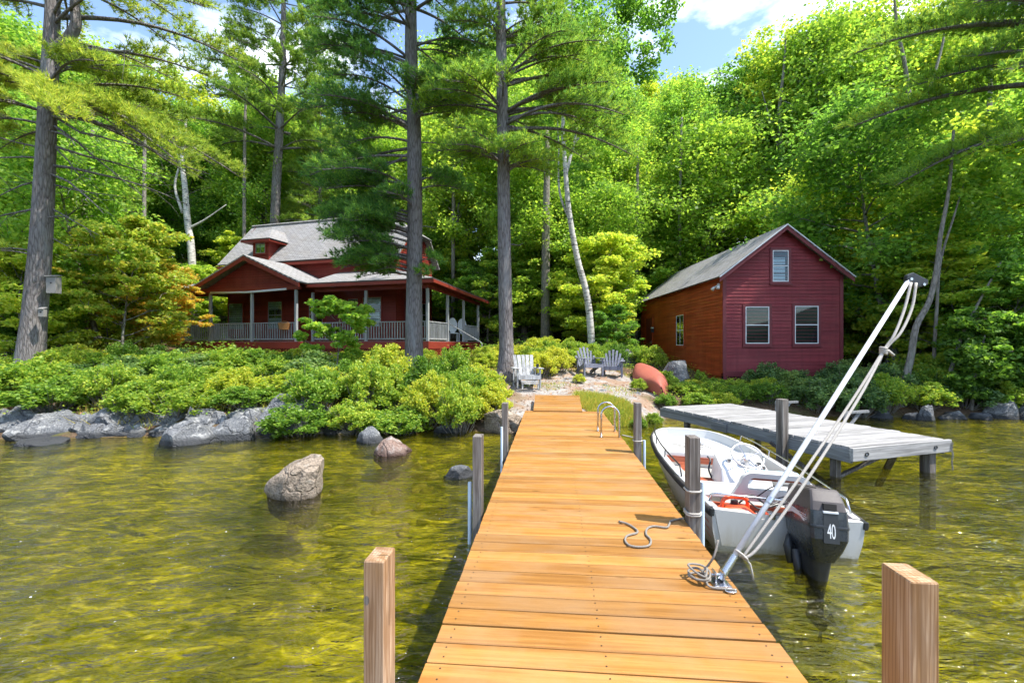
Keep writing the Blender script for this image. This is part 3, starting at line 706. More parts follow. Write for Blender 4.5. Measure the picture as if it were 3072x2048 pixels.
for x, y, r in ((CXc + .19, 1.60, .035), (CXc + .22, 1.53, .022), (CXc - .16, 1.63, .026)):
    z = .500 + (y - 1.68) * .365
    MB().tube([(x, y, z - .02), (x, y - .003, z + .012)], r, 16).build('gauge', M['steel'], con, auto=40)
    MB().tube([(x, y - .003, z + .012), (x, y - .0035, z + .0145)], r * .8, 16).build('gauge_face', M['black'], con)
MB().tube(smooth_path([(CXc - .31, 1.78, .20), (CXc - .34, 1.84, .30), (CXc - .30, 1.92, .40), (CXc - .33, 1.96, .44)], 5), .012, 6).build('throttle_lever', M['black'], con, True)
MB().box(-.63, .63, .50, .98, .350, .385).build('bench_seat', M['gel'], BT, bevel=.012)
for x in (-.40, .40): MB().box(x - .02, x + .02, .55, .93, FZ + .002, .349).build('seat_support', M['gel'], BT)
# seat backrest: rounded frame with a long slot
def outline(w0, w1, h, r0, n=6, cx=0, cz=0):
    pts = []
    for (x, z, rad, a0) in ((w0, cz + r0 * .4, r0 * .4, -90), (w1, cz + h - r0, r0, 0), (-w1, cz + h - r0, r0, 90), (-w0, cz + r0 * .4, r0 * .4, 180)):
        for k in range(n + 1):
            a = R(a0 + 90 * k / n); sg = 1 if x > 0 else -1
            pts.append((cx + x - sg * rad + rad * math.cos(a), z + rad * math.sin(a)))
    return pts
oo = outline(.40, .33, .30, .11); ii_ = outline(.26, .26, .125, .06, cz=.125)
b = MB(); n = len(oo); F = .44; Bk = .50
lean = lambda p, y: (p[0] + .06, y - (p[1]) * .16, .36 + p[1])
for ring, flip in ((oo, False), (ii_, True)):
    r1 = [lean(p, F) for p in ring]; r2 = [lean(p, Bk) for p in ring]
    if flip: r1, r2 = r2, r1
    b.loft([r1, r2], False, False)
for y, fl in ((F, 0), (Bk, 1)):
    o_ = [lean(p, y) for p in oo]; i_ = [lean(p, y) for p in ii_]; bb = len(b.v); b.v += o_ + i_
    for k in range(n):
        k2 = (k + 1) % n; f = (bb + k, bb + k2, bb + n + k2, bb + n + k); b.f.append(f if not fl else tuple(reversed(f)))
br = b.build('backrest', M['gel'], BT, auto=40)
MB().box(-.20, .32, .42, .438, .585, .612).build('wood_slat', M['mahogany'], br)
MB().loft([crr(.06, .505, .50, .06, .58, .025), crr(.06, .49, .50, .07, .655, .03), crr(.06, .485, .46, .04, .672, .02)]).build('cushion', M['lightblue'], br, auto=40)
# side rails and stern bar
for s, y0, y1, mt in ((1, .30, 3.15, 'steel'), (-1, 1.10, 3.30, 'darkmetal')):
    ysr = np.linspace(y0, y1, 14); gx = lambda y: s * (sect(y)[0] - .035); gzz = lambda y: sect(y)[1] + .016
    pts = [(gx(y0 - .10), y0 - .10, gzz(y0))] + [(gx(y), y, gzz(y) + .105) for y in ysr] + [(gx(y1 + .05), y1 + .05, gzz(y1))]
    rl = MB().tube(pts, .0095, 8).build('side_rail', M[mt], BT, True)
    for y in (y0 + (y1 - y0) * .35, y0 + (y1 - y0) * .7): MB().tube([(gx(y), y, gzz(y)), (gx(y), y, gzz(y) + .10)], .008, 8).build('stanchion', M[mt], rl, True)
MB().tube([(-.62, .22, .405), (-.62, .20, .47), (-.58, .19, .485), (.18, .14, .485)], .011, 8).build('stern_bar', M['steel'], BT, True)
MB().tube(smooth_path([(-.30, .12, .46), (-.2, .1, .40), (-.05, .12, .44), (.05, .05, .5)], 5), .008, 6).build('steering_cable', M['black'], BT, True)
MB().tube(smooth_path([(-.12, .40, .42), (.0, .28, .58), (.18, .2, .60), (.26, .05, .50)], 6), .006, 6).build('steering_cable', M['black'], BT, True)
MB().tube(smooth_path([(-.02, .36, .40), (.1, .25, .50), (.2, .2, .52), (.26, .05, .48)], 6), .006, 6).build('steering_cable', M['black'], BT, True)
MB().box(-.16, -.10, -.008, .08, .345, .40).build('cleat', M['steel'], BT, bevel=.006)
for x in (-.02, .04, -.08): MB().tube([(x + .1, .07, .342), (x + .1, .04, .37), (x + .1, .0, .348)], .008, 6).build('stern_fitting', M['mahogany'], BT)
MB().box(-.60, .60, .40, .43, FZ + .002, .33).build('stern_bulkhead', M['mahogany'], BT)
for k in range(3):                                        # painted marks by the stern on the dock side
    z0 = .25 - k * .07
    MB().poly([(-.674 + k * .013, .02, z0), (-.680 + k * .013, .30 - k * .05, z0 + .004), (-.682 + k * .012, .30 - k * .05, z0 + .016), (-.677 + k * .012, .02, z0 + .013)]).build('painted_stripe', M['redplastic'], hull)

# outboard motor -----------------------------------------------------
OBX = .10
om_ = MB()
Yc = -.33
om_.loft([crr(0, Yc + .02, .18, .42, -.215, .04, 3), crr(0, Yc + .01, .27, .54, -.14, .05, 3), crr(0, Yc, .335, .61, -.065, .055, 3), crr(0, Yc, .345, .62, .02, .055, 3), crr(0, Yc, .335, .612, .105, .055, 3)])
mot = om_.build('outboard_motor', M['motor'], BT, auto=22); mot.location = (OBX, -.02, .40); mot.rotation_euler = (R(-11), 0, R(-2)); mot.scale = (.85, .86, 1.28)
mot['label'] = 'large dark outboard motor marked 40'
b = MB(); b.loft([crr(0, Yc, .349, .626, .000, .055), crr(0, Yc, .355, .632, .010, .055), crr(0, Yc, .349, .626, .020, .055)], False, False); b.build('seam_band', M['black'], mot, auto=50)
b = MB(); b.loft([crr(0, Yc + .005, .325, .60, .106, .045, 3), crr(0, Yc + .01, .305, .575, .160, .042, 3), crr(0, Yc + .03, .265, .51, .222, .035, 3), crr(0, Yc + .035, .240, .48, .232, .03, 3)])
tp = b.build('cowl_top', M['motortop'], mot, auto=20)
for x in (-.062, .062):
    MB().bar((x, Yc + .10, .2345), (x, Yc - .185, .2345), .006, .004).build('top_groove', M['black'], tp)
    MB().bar((x, Yc - .192, .233), (x, Yc - .288, .112), .006, .006).build('top_groove', M['black'], tp)
yb = Yc - .31
MB().loft([[(x, yb - .004 + (.003 if z > .10 else 0), z) for x, z in ((-.068, -.085), (.068, -.085), (.062, .095), (-.062, .095))], [(x, yb + .02, z) for x, z in ((-.068, -.085), (.068, -.085), (.062, .095), (-.062, .095))]]).build('number_plate', M['black'], mot)
MB().box(-.066, .066, yb - .012, yb + .02, .092, .106).build('plate_trim', M['silver'], mot, bevel=.003)
MB().box(-.056, .056, yb - .002, yb + .05, .112, .150).build('rear_vent', M['dark'], mot)
cu = bpy.data.curves.new('numerals', 'FONT'); cu.body = '40'; cu.size = .125; cu.align_x = 'CENTER'; cu.extrude = .0008; cu.space_character = .92
tob = bpy.data.objects.new('tmp_text', cu); COL.objects.link(tob)
dg = bpy.context.evaluated_depsgraph_get(); tme = bpy.data.meshes.new_from_object(tob.evaluated_get(dg)); bpy.data.objects.remove(tob)
tme.materials.clear(); tme.materials.append(M['white'])
o = link('numerals', tme, mot, (0, yb - .0056, -.055), (R(90), 0, 0), (.62, 1.0, 1)); o['label'] = 'white number 40'
b = MB()
band = [(-.1740, Yc + .24 - .06 * i, .055 + .035 * math.sin(i / 7 * math.pi * .9) - .006 * i) for i in range(8)]
rings = [[(-.1742 + .000 * 1, y, z - .022 * (1 - i / 9)), (-.1722, y, z + .026 * (1 - i / 10))] for i, (x, y, z) in enumerate(band)]
for i in range(7): b.poly([rings[i][0], rings[i + 1][0], rings[i + 1][1], rings[i][1]])
b.build('side_decal', M['silver'], mot)
for i in range(3): MB().bar((-.1735, Yc + .20, .088 - .011 * i), (-.1735, Yc - .22, .062 - .013 * i), .003, .004).build('side_stripe', M['silver'], mot)
b = MB(); b.loft([crr(0, Yc + .03, .17, .38, -.216, .06), crr(0, Yc + .04, .14, .30, -.32, .05), crr(0, Yc + .06, .085, .22, -.45, .03), crr(0, Yc + .06, .07, .20, -.62, .03)]); b.build('leg_housing', M['black'], mot, auto=40)
b = MB(); b.box(-.11, -.06, -.02, .06, -.18, .02); b.box(.06, .11, -.02, .06, -.18, .02); b.box(-.11, .11, -.10, -.02, -.30, -.02); b.tube([(-.14, -.03, -.05), (.14, -.03, -.05)], .022, 10)
b.build('clamp_bracket', M['black'], mot, bevel=.008)
b = MB(); b.tube([(-.12, -.06, -.14), (-.16, -.09, -.20), (-.15, -.1, -.3)], [.045, .05, .03], 8); b.tube([(-.10, -.14, -.20), (-.09, -.16, -.42)], [.05, .04], 10); b.build('tilt_gear', M['black'], mot, True)
b = MB(); b.tube([(0, Yc - .06, -.60), (0, Yc + .20, -.60)], [.05, .035], 10)
for k in range(3):
    a = 2.1 * k; b.poly([(0, Yc - .05, -.60), (.12 * math.cos(a), Yc - .08, -.60 + .12 * math.sin(a)), (.12 * math.cos(a + .6), Yc - .03, -.60 + .12 * math.sin(a + .6))])
b.build('propeller', M['black'], mot)

# things lying in the boat -------------------------------------------
def bw_(x, y, z): return BT.matrix_basis @ Vector((x, y, z))
def in_boat(name, x, y, z, rz, label, cat):
    o = empty(name, bw_(x, y, z)); o.rotation_euler = (R(.3), R(2.6), R(-8) + rz); return tag(o, label, cat)
o = in_boat('fuel_tank', -.38, .23, FZ + .012, .3, 'orange red plastic fuel tank in the stern of the boat', 'fuel tank')
MB().loft([crr(0, 0, .30, .20, 0, .05), crr(0, 0, .34, .24, .06, .06), crr(0, 0, .32, .22, .15, .06), crr(0, 0, .18, .12, .20, .04)]).build('tank_body', M['orange'], o, auto=45)
MB().tube(smooth_path([(-.12, 0, .17), (-.10, 0, .245), (0, 0, .262), (.10, 0, .245), (.12, 0, .17)], 5), .016, 8).build('handle', M['orange'], o, True)
MB().tube([(.02, .04, .19), (.02, .04, .225)], .03, 12).build('cap', M['black'], o)
MB().tube(smooth_path([(.05, .02, .21), (.18, .05, .26), (.3, .0, .2), (.45, .02, .23)], 6), .007, 6).build('fuel_hose', M['black'], o, True)
o.scale = (1.2, 1.1, 1.35)
o = in_boat('battery_box', -.02, .24, FZ + .012, 0, 'grey battery box beside the fuel tank in the boat', 'box')
MB().loft([crr(0, 0, .26, .19, 0, .02), crr(0, 0, .28, .20, .16, .02)]).build('case', M['greybox'], o)
MB().loft([crr(0, 0, .30, .22, .161, .025), crr(0, 0, .28, .20, .20, .025)]).build('lid', M['black'], o, auto=35)
MB().bar((-.155, 0, .10), (-.155, 0, .21), .03, .004).build('strap', M['white'], o)
o = in_boat('folded_life_vest', -.33, 1.28, FZ + .01, .5, 'dull red and brown life vest on the boat floor', 'life vest')
rv = random.Random(8)
for k in range(3):
    MB().loft([crr(-.12 + k * .12, 0, .12, .26, 0, .04), crr(-.12 + k * .12, 0, .13, .28, .05, .05), crr(-.12 + k * .12, .01, .09, .22, .085, .04)]).build('panel', M['mahogany' if k != 1 else 'redplastic'], o, auto=45)
sd2 = sect(3.3)[1] - .110
rope('bow_rope', [bw_(.05, 3.75, sd2 + .02), bw_(.10, 3.5, sd2 + .012), bw_(.02, 3.35, sd2 + .012), bw_(.12, 3.2, sd2 + .012), bw_(-.1, 3.1, sd2 + .005), bw_(-.35, 3.2, sd2 + .012), bw_(-.25, 3.3, sd2 + .012), bw_(.08, 3.24, sd2 + .02), bw_(.2, 3.05, sd2 + .005), bw_(.05, 3.0, sd2 + .005), bw_(-.3, 3.05, sd2 + .005)], .008, 'thin rope and small anchor line lying on the white bow deck')
o = in_boat('small_anchor', .10, 3.46, sd2 + .004, .2, 'small grey folding anchor on the bow deck of the boat', 'anchor')
MB().tube([(0, .2, .02), (0, -.16, .02)], .012, 8).build('shank', M['alu'], o, True)
for a in (.5, -.5, .15): MB().bar((0, -.16, .02), (math.sin(a) * .17, -.16 + math.cos(a) * .15, .02), .03, .008).build('fluke', M['alu'], o)
rope('yellow_cord', [bw_(.58, .40, .52), bw_(.57, .37, .46), bw_(.60, .36, .42), bw_(.62, .33, .43)], .006, 'short yellow cord hanging on the right rear rail of the boat', mat=M['yellow'])

o = in_boat('oar', -.52, 1.15, FZ + .16, -.06, 'worn wooden oar lying along the left inside of the boat', 'oar')
MB().tube([(0, -.75, 0), (0, .55, .04)], .018, 8).build('shaft', M['mahogany'], o, True)
MB().loft([crr(0, .54, .036, .02, .03, .008), crr(0, .62, .10, .02, .036, .008), crr(0, .95, .12, .02, .05, .008)]).build('blade', M['mahogany'], o)
o = in_boat('bailing_bucket', .42, .72, .386 - .29, 0, 'white plastic bucket beside the boat seat', 'bucket')
MB().tube([(0, 0, 0), (0, 0, .24), (0, 0, .25)], [.10, .125, .13], 16).build('bucket_wall', M['white'], o, auto=40)
MB().tube(smooth_path([(-.125, 0, .24), (-.08, .06, .30), (.08, .06, .30), (.125, 0, .24)], 4), .004, 5).build('handle', M['steel'], o, True)

# ------------------------------------------------------------------ buildings
def siding(b, axis, fixed, lo_hi, z0, z1, out, course=.115, lap=.02):
    """lapped boards on a wall; axis 'x' or 'y' is the wall's run, fixed its plane, out = outward sign, lo_hi(z) the run's ends"""
    z = z0
    def pt(a, o, zz): return (a, fixed + out * o, zz) if axis == 'x' else (fixed + out * o, a, zz)
    while z < z1 - 1e-6:
        zt = min(z + course, z1); a0, a1 = lo_hi(z); c0, c1 = lo_hi(zt)
        if a1 - a0 > .02:
            if c1 - c0 < .02: c0 = c1 = (a0 + a1) / 2
            f = [pt(a0, lap, z), pt(a1, lap, z), pt(c1, .001, zt), pt(c0, .001, zt)]
            g = [pt(a0, 0, z), pt(a1, 0, z), pt(a1, lap, z), pt(a0, lap, z)]
            flip = (axis == 'x') == (out > 0)
            b.poly(f[::-1] if flip else f); b.poly(g[::-1] if flip else g)
        z = zt
    return b
def window(parent, name, axis, fixed, out, c, z0, z1, w, frame_mat, trim_mat, cols=1, rows=2, trim=.07, curtain=None, sash=.028, mid=True):
    """window on a wall plane: trim and sash boxes proud of the wall, curtain and glass inside"""
    def bx(b, a0, a1, o0, o1, zz0, zz1):
        p, q = sorted((fixed + out * o0, fixed + out * o1))
        return b.box(a0, a1, p, q, zz0, zz1) if axis == 'x' else b.box(p, q, a0, a1, zz0, zz1)
    h = w / 2
    b = MB()
    bx(b, c - h - trim, c - h, .0, .042, z0 - trim, z1 + trim); bx(b, c + h, c + h + trim, .0, .042, z0 - trim, z1 + trim)
    bx(b, c - h, c + h, .0, .042, z1, z1 + trim); bx(b, c - h, c + h, .0, .042, z0 - trim, z0)
    wdw = b.build(name, trim_mat, parent)
    b = MB(); bx(b, c - h - trim - .02, c + h + trim + .02, .043, .075, z0 - trim - .03, z0 - trim); b.build('sill', trim_mat, wdw)
    b = MB()
    bx(b, c - h, c - h + sash, .020, .038, z0, z1); bx(b, c + h - sash, c + h, .020, .038, z0, z1)
    bx(b, c - h + sash, c + h - sash, .020, .038, z1 - sash, z1); bx(b, c - h + sash, c + h - sash, .020, .038, z0, z0 + sash)
    if mid: zm = (z0 + z1) / 2; bx(b, c - h + sash, c + h - sash, .020, .040, zm - sash * .55, zm + sash * .55)
    for k in range(1, cols):
        x = c - h + w * k / cols; bx(b, x - .008, x + .008, .020, .034, z0 + sash, z1 - sash)
    b.build('sash', frame_mat, wdw)
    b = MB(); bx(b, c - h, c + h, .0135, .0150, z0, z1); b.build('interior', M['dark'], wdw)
    if curtain:
        for (f0, f1, g0, g1) in curtain:
            b = MB(); bx(b, c - h + w * f0, c - h + w * f1, .0152, .0165, z0 + (z1 - z0) * g0, z0 + (z1 - z0) * g1); b.build('curtain', M['curtain'], wdw)
    b = MB(); bx(b, c - h, c + h, .024, .026, z0, z1); b.build('pane', M['glass'], wdw)
    return wdw
def roof_plane(name, parent, pts, th=.07, mat=None):
    """a roof slab whose local XY lies in the slope so that shingle rows follow the eave; pts[0]-pts[1] is the eave"""
    p = [Vector(q) for q in pts]; x = (p[1] - p[0]).normalized(); n = x.cross(p[2] - p[0]).normalized(); y = n.cross(x)
    Mx = Matrix(((*x, 0), (*y, 0), (*n, 0), (0, 0, 0, 1))).transposed(); Mx.translation = p[0]; inv = Mx.inverted()
    q = [inv @ v for v in p]
    b = MB(); b.loft([[(v.x, v.y, -th) for v in q], [(v.x, v.y, 0) for v in q]])
    o = b.build(name, mat or M['shingle'], parent); o.matrix_local = Mx
    return o
def lattice(b, axis, fixed, a0, a1, z0, z1, step=.11, w=.022, t=.008):
    def seg(p, q, off):
        if axis == 'x': b.bar((p[0], fixed + off, p[1]), (q[0], fixed + off, q[1]), w, t, up=(0, 1, 0))
        else: b.bar((fixed + off, p[0], p[1]), (fixed + off, q[0], q[1]), w, t, up=(1, 0, 0))
    H = z1 - z0; k = a0 - H
    while k < a1:
        s0 = max(k, a0); s1 = min(k + H, a1)
        if s1 - s0 > .03:
            seg((s0, z0 + s0 - k), (s1, z0 + s1 - k), .0); seg((s0, z1 - (s0 - k)), (s1, z1 - (s1 - k)), t * 1.2)
        k += step
    return b

# ---- boathouse cabin ------------------------------------------------
CB = empty('red_cabin', (7.15, 15.4, 0), 0)
tag(CB, 'small maroon gabled cabin with white sash windows right of the path', 'cabin')
CW, CL, CF, CE, CA = 4.02, 9.8, 1.02, 4.30, 5.86
def gab(z): 
    if z <= CE: return (0, CW)
    t = (z - CE) / (CA - CE) * CW / 2; return (t, CW - t)
b = MB(); b.box(.02, CW - .02, .02, CL - .02, CF, CE)
b.loft([[(.02, y, CE), (CW - .02, y, CE), (CW / 2, y, CA - .02)] for y in (.02, CL - .02)])
body = b.build('wall_core', M['maroontrim'], CB)
w1 = siding(MB(), 'x', 0.0, gab, CF, CA, -1).build('front_siding', M['maroon'], CB); w1['kind'] = 'stuff'
w2 = siding(MB(), 'y', 0.0, lambda z: (0, CL), CF, CE, -1).build('side_siding', M['maroon_warmlit'], CB); w2['kind'] = 'stuff'; w2['label'] = 'side wall of lapped boards with warm bounce light in its colour'
w3 = siding(MB(), 'y', CW, lambda z: (0, CL), CF, CE, 1).build('side_siding', M['maroon'], CB); w3['kind'] = 'stuff'
w4 = siding(MB(), 'x', CL, gab, CF, CA, 1).build('back_siding', M['maroon'], CB); w4['kind'] = 'stuff'
for x0, x1 in ((-.024, .09), (CW - .09, CW + .024)):
    MB().box(x0, x1, -.030, -.0005, CF - .05, CE + (.0 if x0 < 1 else .0)).build('corner_board', M['maroontrim'], CB)
MB().box(-.030, -.0005, .0, .10, CF - .05, CE - .02).build('corner_board', M['maroon_warmlit'], CB)
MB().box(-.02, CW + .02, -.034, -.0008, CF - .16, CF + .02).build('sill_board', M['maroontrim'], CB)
MB().box(-.034, -.0008, .10, CL, CF - .16, CF + .02).build('sill_board', M['maroon_warmlit'], CB)
for s, nm in ((0, 'l'), (1, 'r')):
    ov = .24; slope = (CA - CE) / (CW / 2); ex = -ov if not s else CW + ov
    ez = CE - ov * slope + .10; az = CA + .10
    rp_ = roof_plane('roof', CB, [(ex, CL + .25, ez), (ex, -.27, ez), (CW / 2, -.27, az), (CW / 2, CL + .25, az)] if not s else [(ex, -.27, ez), (ex, CL + .25, ez), (CW / 2, CL + .25, az), (CW / 2, -.27, az)], .05)
    b = MB(); b.loft([[(ex, y, ez - .055), (ex, y, ez - .20), (CW / 2, y, az - .20), (CW / 2, y, az - .055)] for y in (-.262, -.235)]); b.build('rake_board', M['maroontrim'], rp_.parent)
    b = MB(); b.loft([[(ex - (.012 if not s else -.012), y, ez - .012), (ex - (.012 if not s else -.012), y, ez - .045), (CW / 2, y, az - .045), (CW / 2, y, az - .008)] for y in (-.296, -.272)]); b.build('drip_edge', M['alu'], rp_.parent)
for i in range(16):
    y = .12 + i * .63; MB().bar((-.20, y, CE - .115), (.0, y, CE + .04), .05, .09).build('rafter_tail', M['maroon_warmlit'], CB)
cur = None
window(CB, 'window', 'x', 0, -1, 1.135, 1.97, 3.22, .80, M['white'], M['maroontrim'], 1, 2, .085)
window(CB, 'window', 'x', 0, -1, 2.80, 1.97, 3.24, .80, M['white'], M['maroontrim'], 1, 2, .085)
window(CB, 'window', 'x', 0, -1, 1.92, 4.06, 5.12, .54, M['white'], M['maroontrim'], 1, 2, .085, curtain=[(.0, .8, .03, .24), (.0, .8, .27, .48), (.0, .8, .55, .76)])
window(CB, 'window', 'y', 0, -1, 3.9, 1.9, 3.18, .85, M['white'], M['maroon_warmlit'], 2, 2, .08)
o = MB().box(-.03, -.0006, 7.75, 8.75, CF + .0, 3.30).build('door', M['maroontrim'], CB); MB().box(-.075, -.031, 7.82, 7.86, 2.0, 2.12).build('handle', M['steel'], o)
for y0, y1 in ((7.62, 7.74), (8.76, 8.88)): MB().box(-.045, -.0007, y0, y1, CF, 3.42).build('door_trim', M['maroon_warmlit'], o)
b = lattice(MB(), 'x', -.006, .0, CW, gz(8.5, 15.3) - .25, CF - .16, .12, .028); l_ = b.build('lattice', M['maroontrim'], CB); l_['kind'] = 'stuff'
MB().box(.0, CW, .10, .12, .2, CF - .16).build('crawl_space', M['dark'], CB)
for x in (.06, CW / 2, CW - .06): MB().box(x - .07, x + .07, -.045, -.017, .2, CF - .161).build('pier', M['maroontrim'], CB)
MB().box(.02, .10, .2, CL - .1, .2, CF - .001).build('skirt', M['maroon_warmlit'], CB)
# flood lights, lantern
fl = MB().box(-.08, -.014, .20, .30, 3.93, 4.03).build('flood_light', M['white'], CB)
for y, d in ((.13, (-.10, -.14, -.10)), (.36, (-.14, -.02, -.12))):
    p0 = Vector((-.075, .25, 3.98)); p1 = Vector((-.09, y, 3.95)); d = Vector(d)
    MB().tube([p0, p1, p1 + d * .4, p1 + d], [.014, .020, .045, .062], 12).build('lamp', M['white'], fl, True)
ln = MB().box(-.16, -.03, 7.42, 7.55, 2.55, 2.82).build('lantern', M['darkmetal'], CB, bevel=.01)
MB().loft([crr(-.095, 7.485, .10, .10, 2.57, .02), crr(-.095, 7.485, .14, .14, 2.80, .02)]).build('lantern_glass', M['curtain'], ln)

# ---- main house -----------------------------------------------------
HS = empty('red_house', (-3.5, 19.0, 0), R(-16))
tag(HS, 'large dark red cottage with wraparound porch and grey shingle roof', 'house')
PF = 2.08                                               # porch floor
HR, HLf, HF, HBk = -2.6, -12.7, 1.9, 5.65               # right, left, front, back of the walls
b = MB(); b.box(-13.8, 0, 0, HF + .1, PF - .10, PF); b.box(-11.25, -6.0, -.56, -.001, PF - .10, PF); b.box(HR - .1, -.0, HF + .101, 6.3, PF - .10, PF); b.box(-13.8, HLf, HF + .101, 5.0, PF - .10, PF)
b.build('porch_floor', M['porchwood'], HS)
b = MB()
b.box(-5.98, .03, -.035, -.003, PF - .32, PF - .012); b.box(-11.28, -5.97, -.60, -.565, PF - .32, PF - .012); b.box(-13.83, -11.26, -.035, -.003, PF - .32, PF - .012)
b.box(.003, .035, -.03, 6.3, PF - .32, PF - .012); b.box(-5.998, -5.97, -.56, -.04, PF - .32, PF - .012)
b.build('porch_fascia', M['redtrim'], HS)
gb = 1.05
for x0, x1, y0, y1 in [(x - .09, x + .09, -.030, .05) for x in (-.10, -2.0, -4.0, -5.85)] + [(x - .11, x + .11, -.595, -.50) for x in (-6.1, -8.6, -11.1)] + [(-.05, .030, y - .09, y + .09) for y in (1.2, 3.0, 6.2)]:
    MB().box(x0, x1, y0, y1, gb - .4, PF - .321).build('porch_pier', M['redtrim'], HS)
b = MB(); lattice(b, 'x', -.012, -5.9, .0, gb - .3, PF - .32, .11, .024); lattice(b, 'x', -.57, -11.2, -6.05, gb - .3, PF - .32, .11, .024); lattice(b, 'y', .012, 0, 1.1, gb - .3, PF - .32, .11, .024)
l_ = b.build('lattice', M['redtrim'], HS); l_['kind'] = 'stuff'
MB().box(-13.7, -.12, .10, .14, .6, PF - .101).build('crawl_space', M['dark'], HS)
# walls
def hrun(z):
    return (HLf, HR)
b = MB(); b.box(HLf + .02, HR - .02, HF + .02, HBk - .02, PF + .002, 6.34); b.build('wall_core', M['red'], HS)
for nm, bb in (('front_siding', siding(MB(), 'x', HF, hrun, PF, 6.34, -1, .12)),):
    o = bb.build(nm, M['red'], HS); o['kind'] = 'stuff'
RZ, RV = 8.72, 3.78                                     # ridge
ez0 = 6.34
def vrun(z):
    if z <= ez0: return (HF, HBk)
    t = (z - ez0) / (RZ - ez0); return (HF + (RV - HF) * t, HBk - (HBk - RV) * t)
for fx, s in ((HR, 1), (HLf, -1)):
    o = siding(MB(), 'y', fx, vrun, PF, 7.40 if s > 0 else RZ, s, .12).build('side_siding', M['red'], HS); o['kind'] = 'stuff'
b = MB(); b.loft([[(x, HF + .02, ez0), (x, HBk - .02, ez0), (x, 4.78, 7.38), (x, 2.75, 7.38)] for x in (HR - .02, HLf + .02)]); b.build('attic_core', M['red'], HS)
# main roof with a clipped right gable
ov = .38; sl = (RZ - ez0) / (RV - HF)
fe, fz = HF - ov, ez0 - ov * sl * .55 + .06; be = HBk + ov
rx = HR + .32; lx = HLf - .30; kx = HR - 1.55; kz = 7.46
kf = HF + (RV - HF) * (kz - ez0) / (RZ - ez0) - .06; kb = HBk - (HBk - RV) * (kz - ez0) / (RZ - ez0) + .06
rf = roof_plane('roof', HS, [(lx, fe, fz), (rx, fe, fz), (rx, kf, kz + .02), (kx, RV, RZ + .06), (lx, RV, RZ + .06)], .08)
roof_plane('roof', HS, [(rx, be, fz), (lx, be, fz), (lx, RV, RZ + .061), (kx, RV, RZ + .061), (rx, kb, kz + .02)], .08)
roof_plane('roof', HS, [(rx + .12, kf, kz), (rx + .12, kb, kz), (kx, RV, RZ + .062)], .08)
MB().box(lx, rx, fe - .004, fe + .03, fz - .22, fz - .085).build('eave_board', M['redtrim'], HS)
b = MB(); b.loft([[(x, fe, fz - .085), (x, kf, kz - .065), (x, kf, kz - .25), (x, fe, fz - .25)] for x in (rx - .04, rx - .005)]); b.build('rake_board', M['redtrim'], HS)
# porch roof: front, hipped to the right side
pe, pz, wz = -.42, 4.66, 5.48
roof_plane('porch_roof', HS, [(-5.75, pe, pz), (.44, pe, pz), (HR, HF, wz), (-5.75, HF, wz)], .06)
roof_plane('porch_roof', HS, [(.44, pe, pz - .002), (.44, 6.6, pz - .30), (HR, 6.6, wz - .20), (HR, HF, wz - .002)], .06)
roof_plane('porch_roof', HS, [(-14.15, pe, pz), (-11.3, pe, pz), (-11.3, HF, wz), (HLf, HF, wz)], .06)
roof_plane('porch_roof', HS, [(-14.15, 5.0, pz), (-14.15, pe, pz), (HLf, HF, wz), (HLf, 5.0, wz)], .06)
b = MB(); b.poly([(.36, pe + .05, pz - .068), (HR, HF, wz - .1), (HR, 6.5, wz - .28), (.36, 6.5, pz - .36)]); b.build('soffit', M['soffit'], HS)
for i in range(9):
    y = .5 + i * .72; dz = -.30 * (y - pe) / 7.0
    MB().bar((.38, y, pz - .12 + dz), (HR + .05, y, wz - .17 + dz * .65), .05, .09).build('rafter', M['redtrim'], HS)
MB().box(-5.75, .45, pe - .012, pe + .022, pz - .20, pz - .062).build('eave_board', M['redtrim'], HS)
MB().box(-14.16, -11.35, pe - .012, pe + .022, pz - .20, pz - .062).build('eave_board', M['redtrim'], HS)
MB().bar((.445, pe, pz - .125), (.445, 6.6, pz - .425), .03, .13).build('eave_board', M['redtrim'], HS)
# gable over the porch bay
g0, g1, gm = -11.62, -5.62, -8.62; gy = -1.0; gze, gza = 4.66, 5.98
roof_plane('porch_roof', HS, [(g0, HF, gze), (g0, gy, gze), (gm, gy, gza), (gm, HF, gza)], .06)
roof_plane('porch_roof', HS, [(g1, gy, gze), (g1, HF, gze), (gm, HF, gza), (gm, gy, gza)], .06)
for sx, ex in ((-1, g0), (1, g1)):
    b = MB(); b.loft([[(ex, y, gze - .065), (ex, y, gze - .24), (gm, y, gza - .26), (gm, y, gza - .065)] for y in (gy + .006, gy + .04)]); b.build('rake_board', M['redtrim'], HS)
def grun(z):
    t = (z - 4.52) / (gza - .2 - 4.52); return (g0 + .35 + t * (gm - g0 - .35), g1 - .35 + t * (gm - g1 + .35))
o = siding(MB(), 'x', gy + .40, grun, 4.52, gza - .2, -1, .11).build('gable_siding', M['red'], HS); o['kind'] = 'stuff'
b = MB(); b.poly([(g0 + .35, gy + .42, 4.52), (g1 - .35, gy + .42, 4.52), (gm, gy + .42, gza - .2)]); b.build('gable_core', M['red'], HS)
MB().box(g0 + .3, g1 - .3, gy + .37, gy + .50, 4.38, 4.519).build('header_beam', M['redtrim'], HS)
MB().box(-5.6, .03, -.03, .09, 4.30, 4.50).build('header_beam', M['red'], HS)
MB().box(-13.8, -11.3, -.03, .09, 4.30, 4.50).build('header_beam', M['red'], HS)
MB().bar((-.02, .1, 4.38), (-.02, 6.3, 4.16), .10, .16).build('header_beam', M['red'], HS)
MB().tube([(-10.9, gy + .36, 4.36), (-8.7, gy + .36, 4.32), (-6.6, gy + .36, 4.40)], .05, 10).build('rolled_shade', M['white'], HS, True)
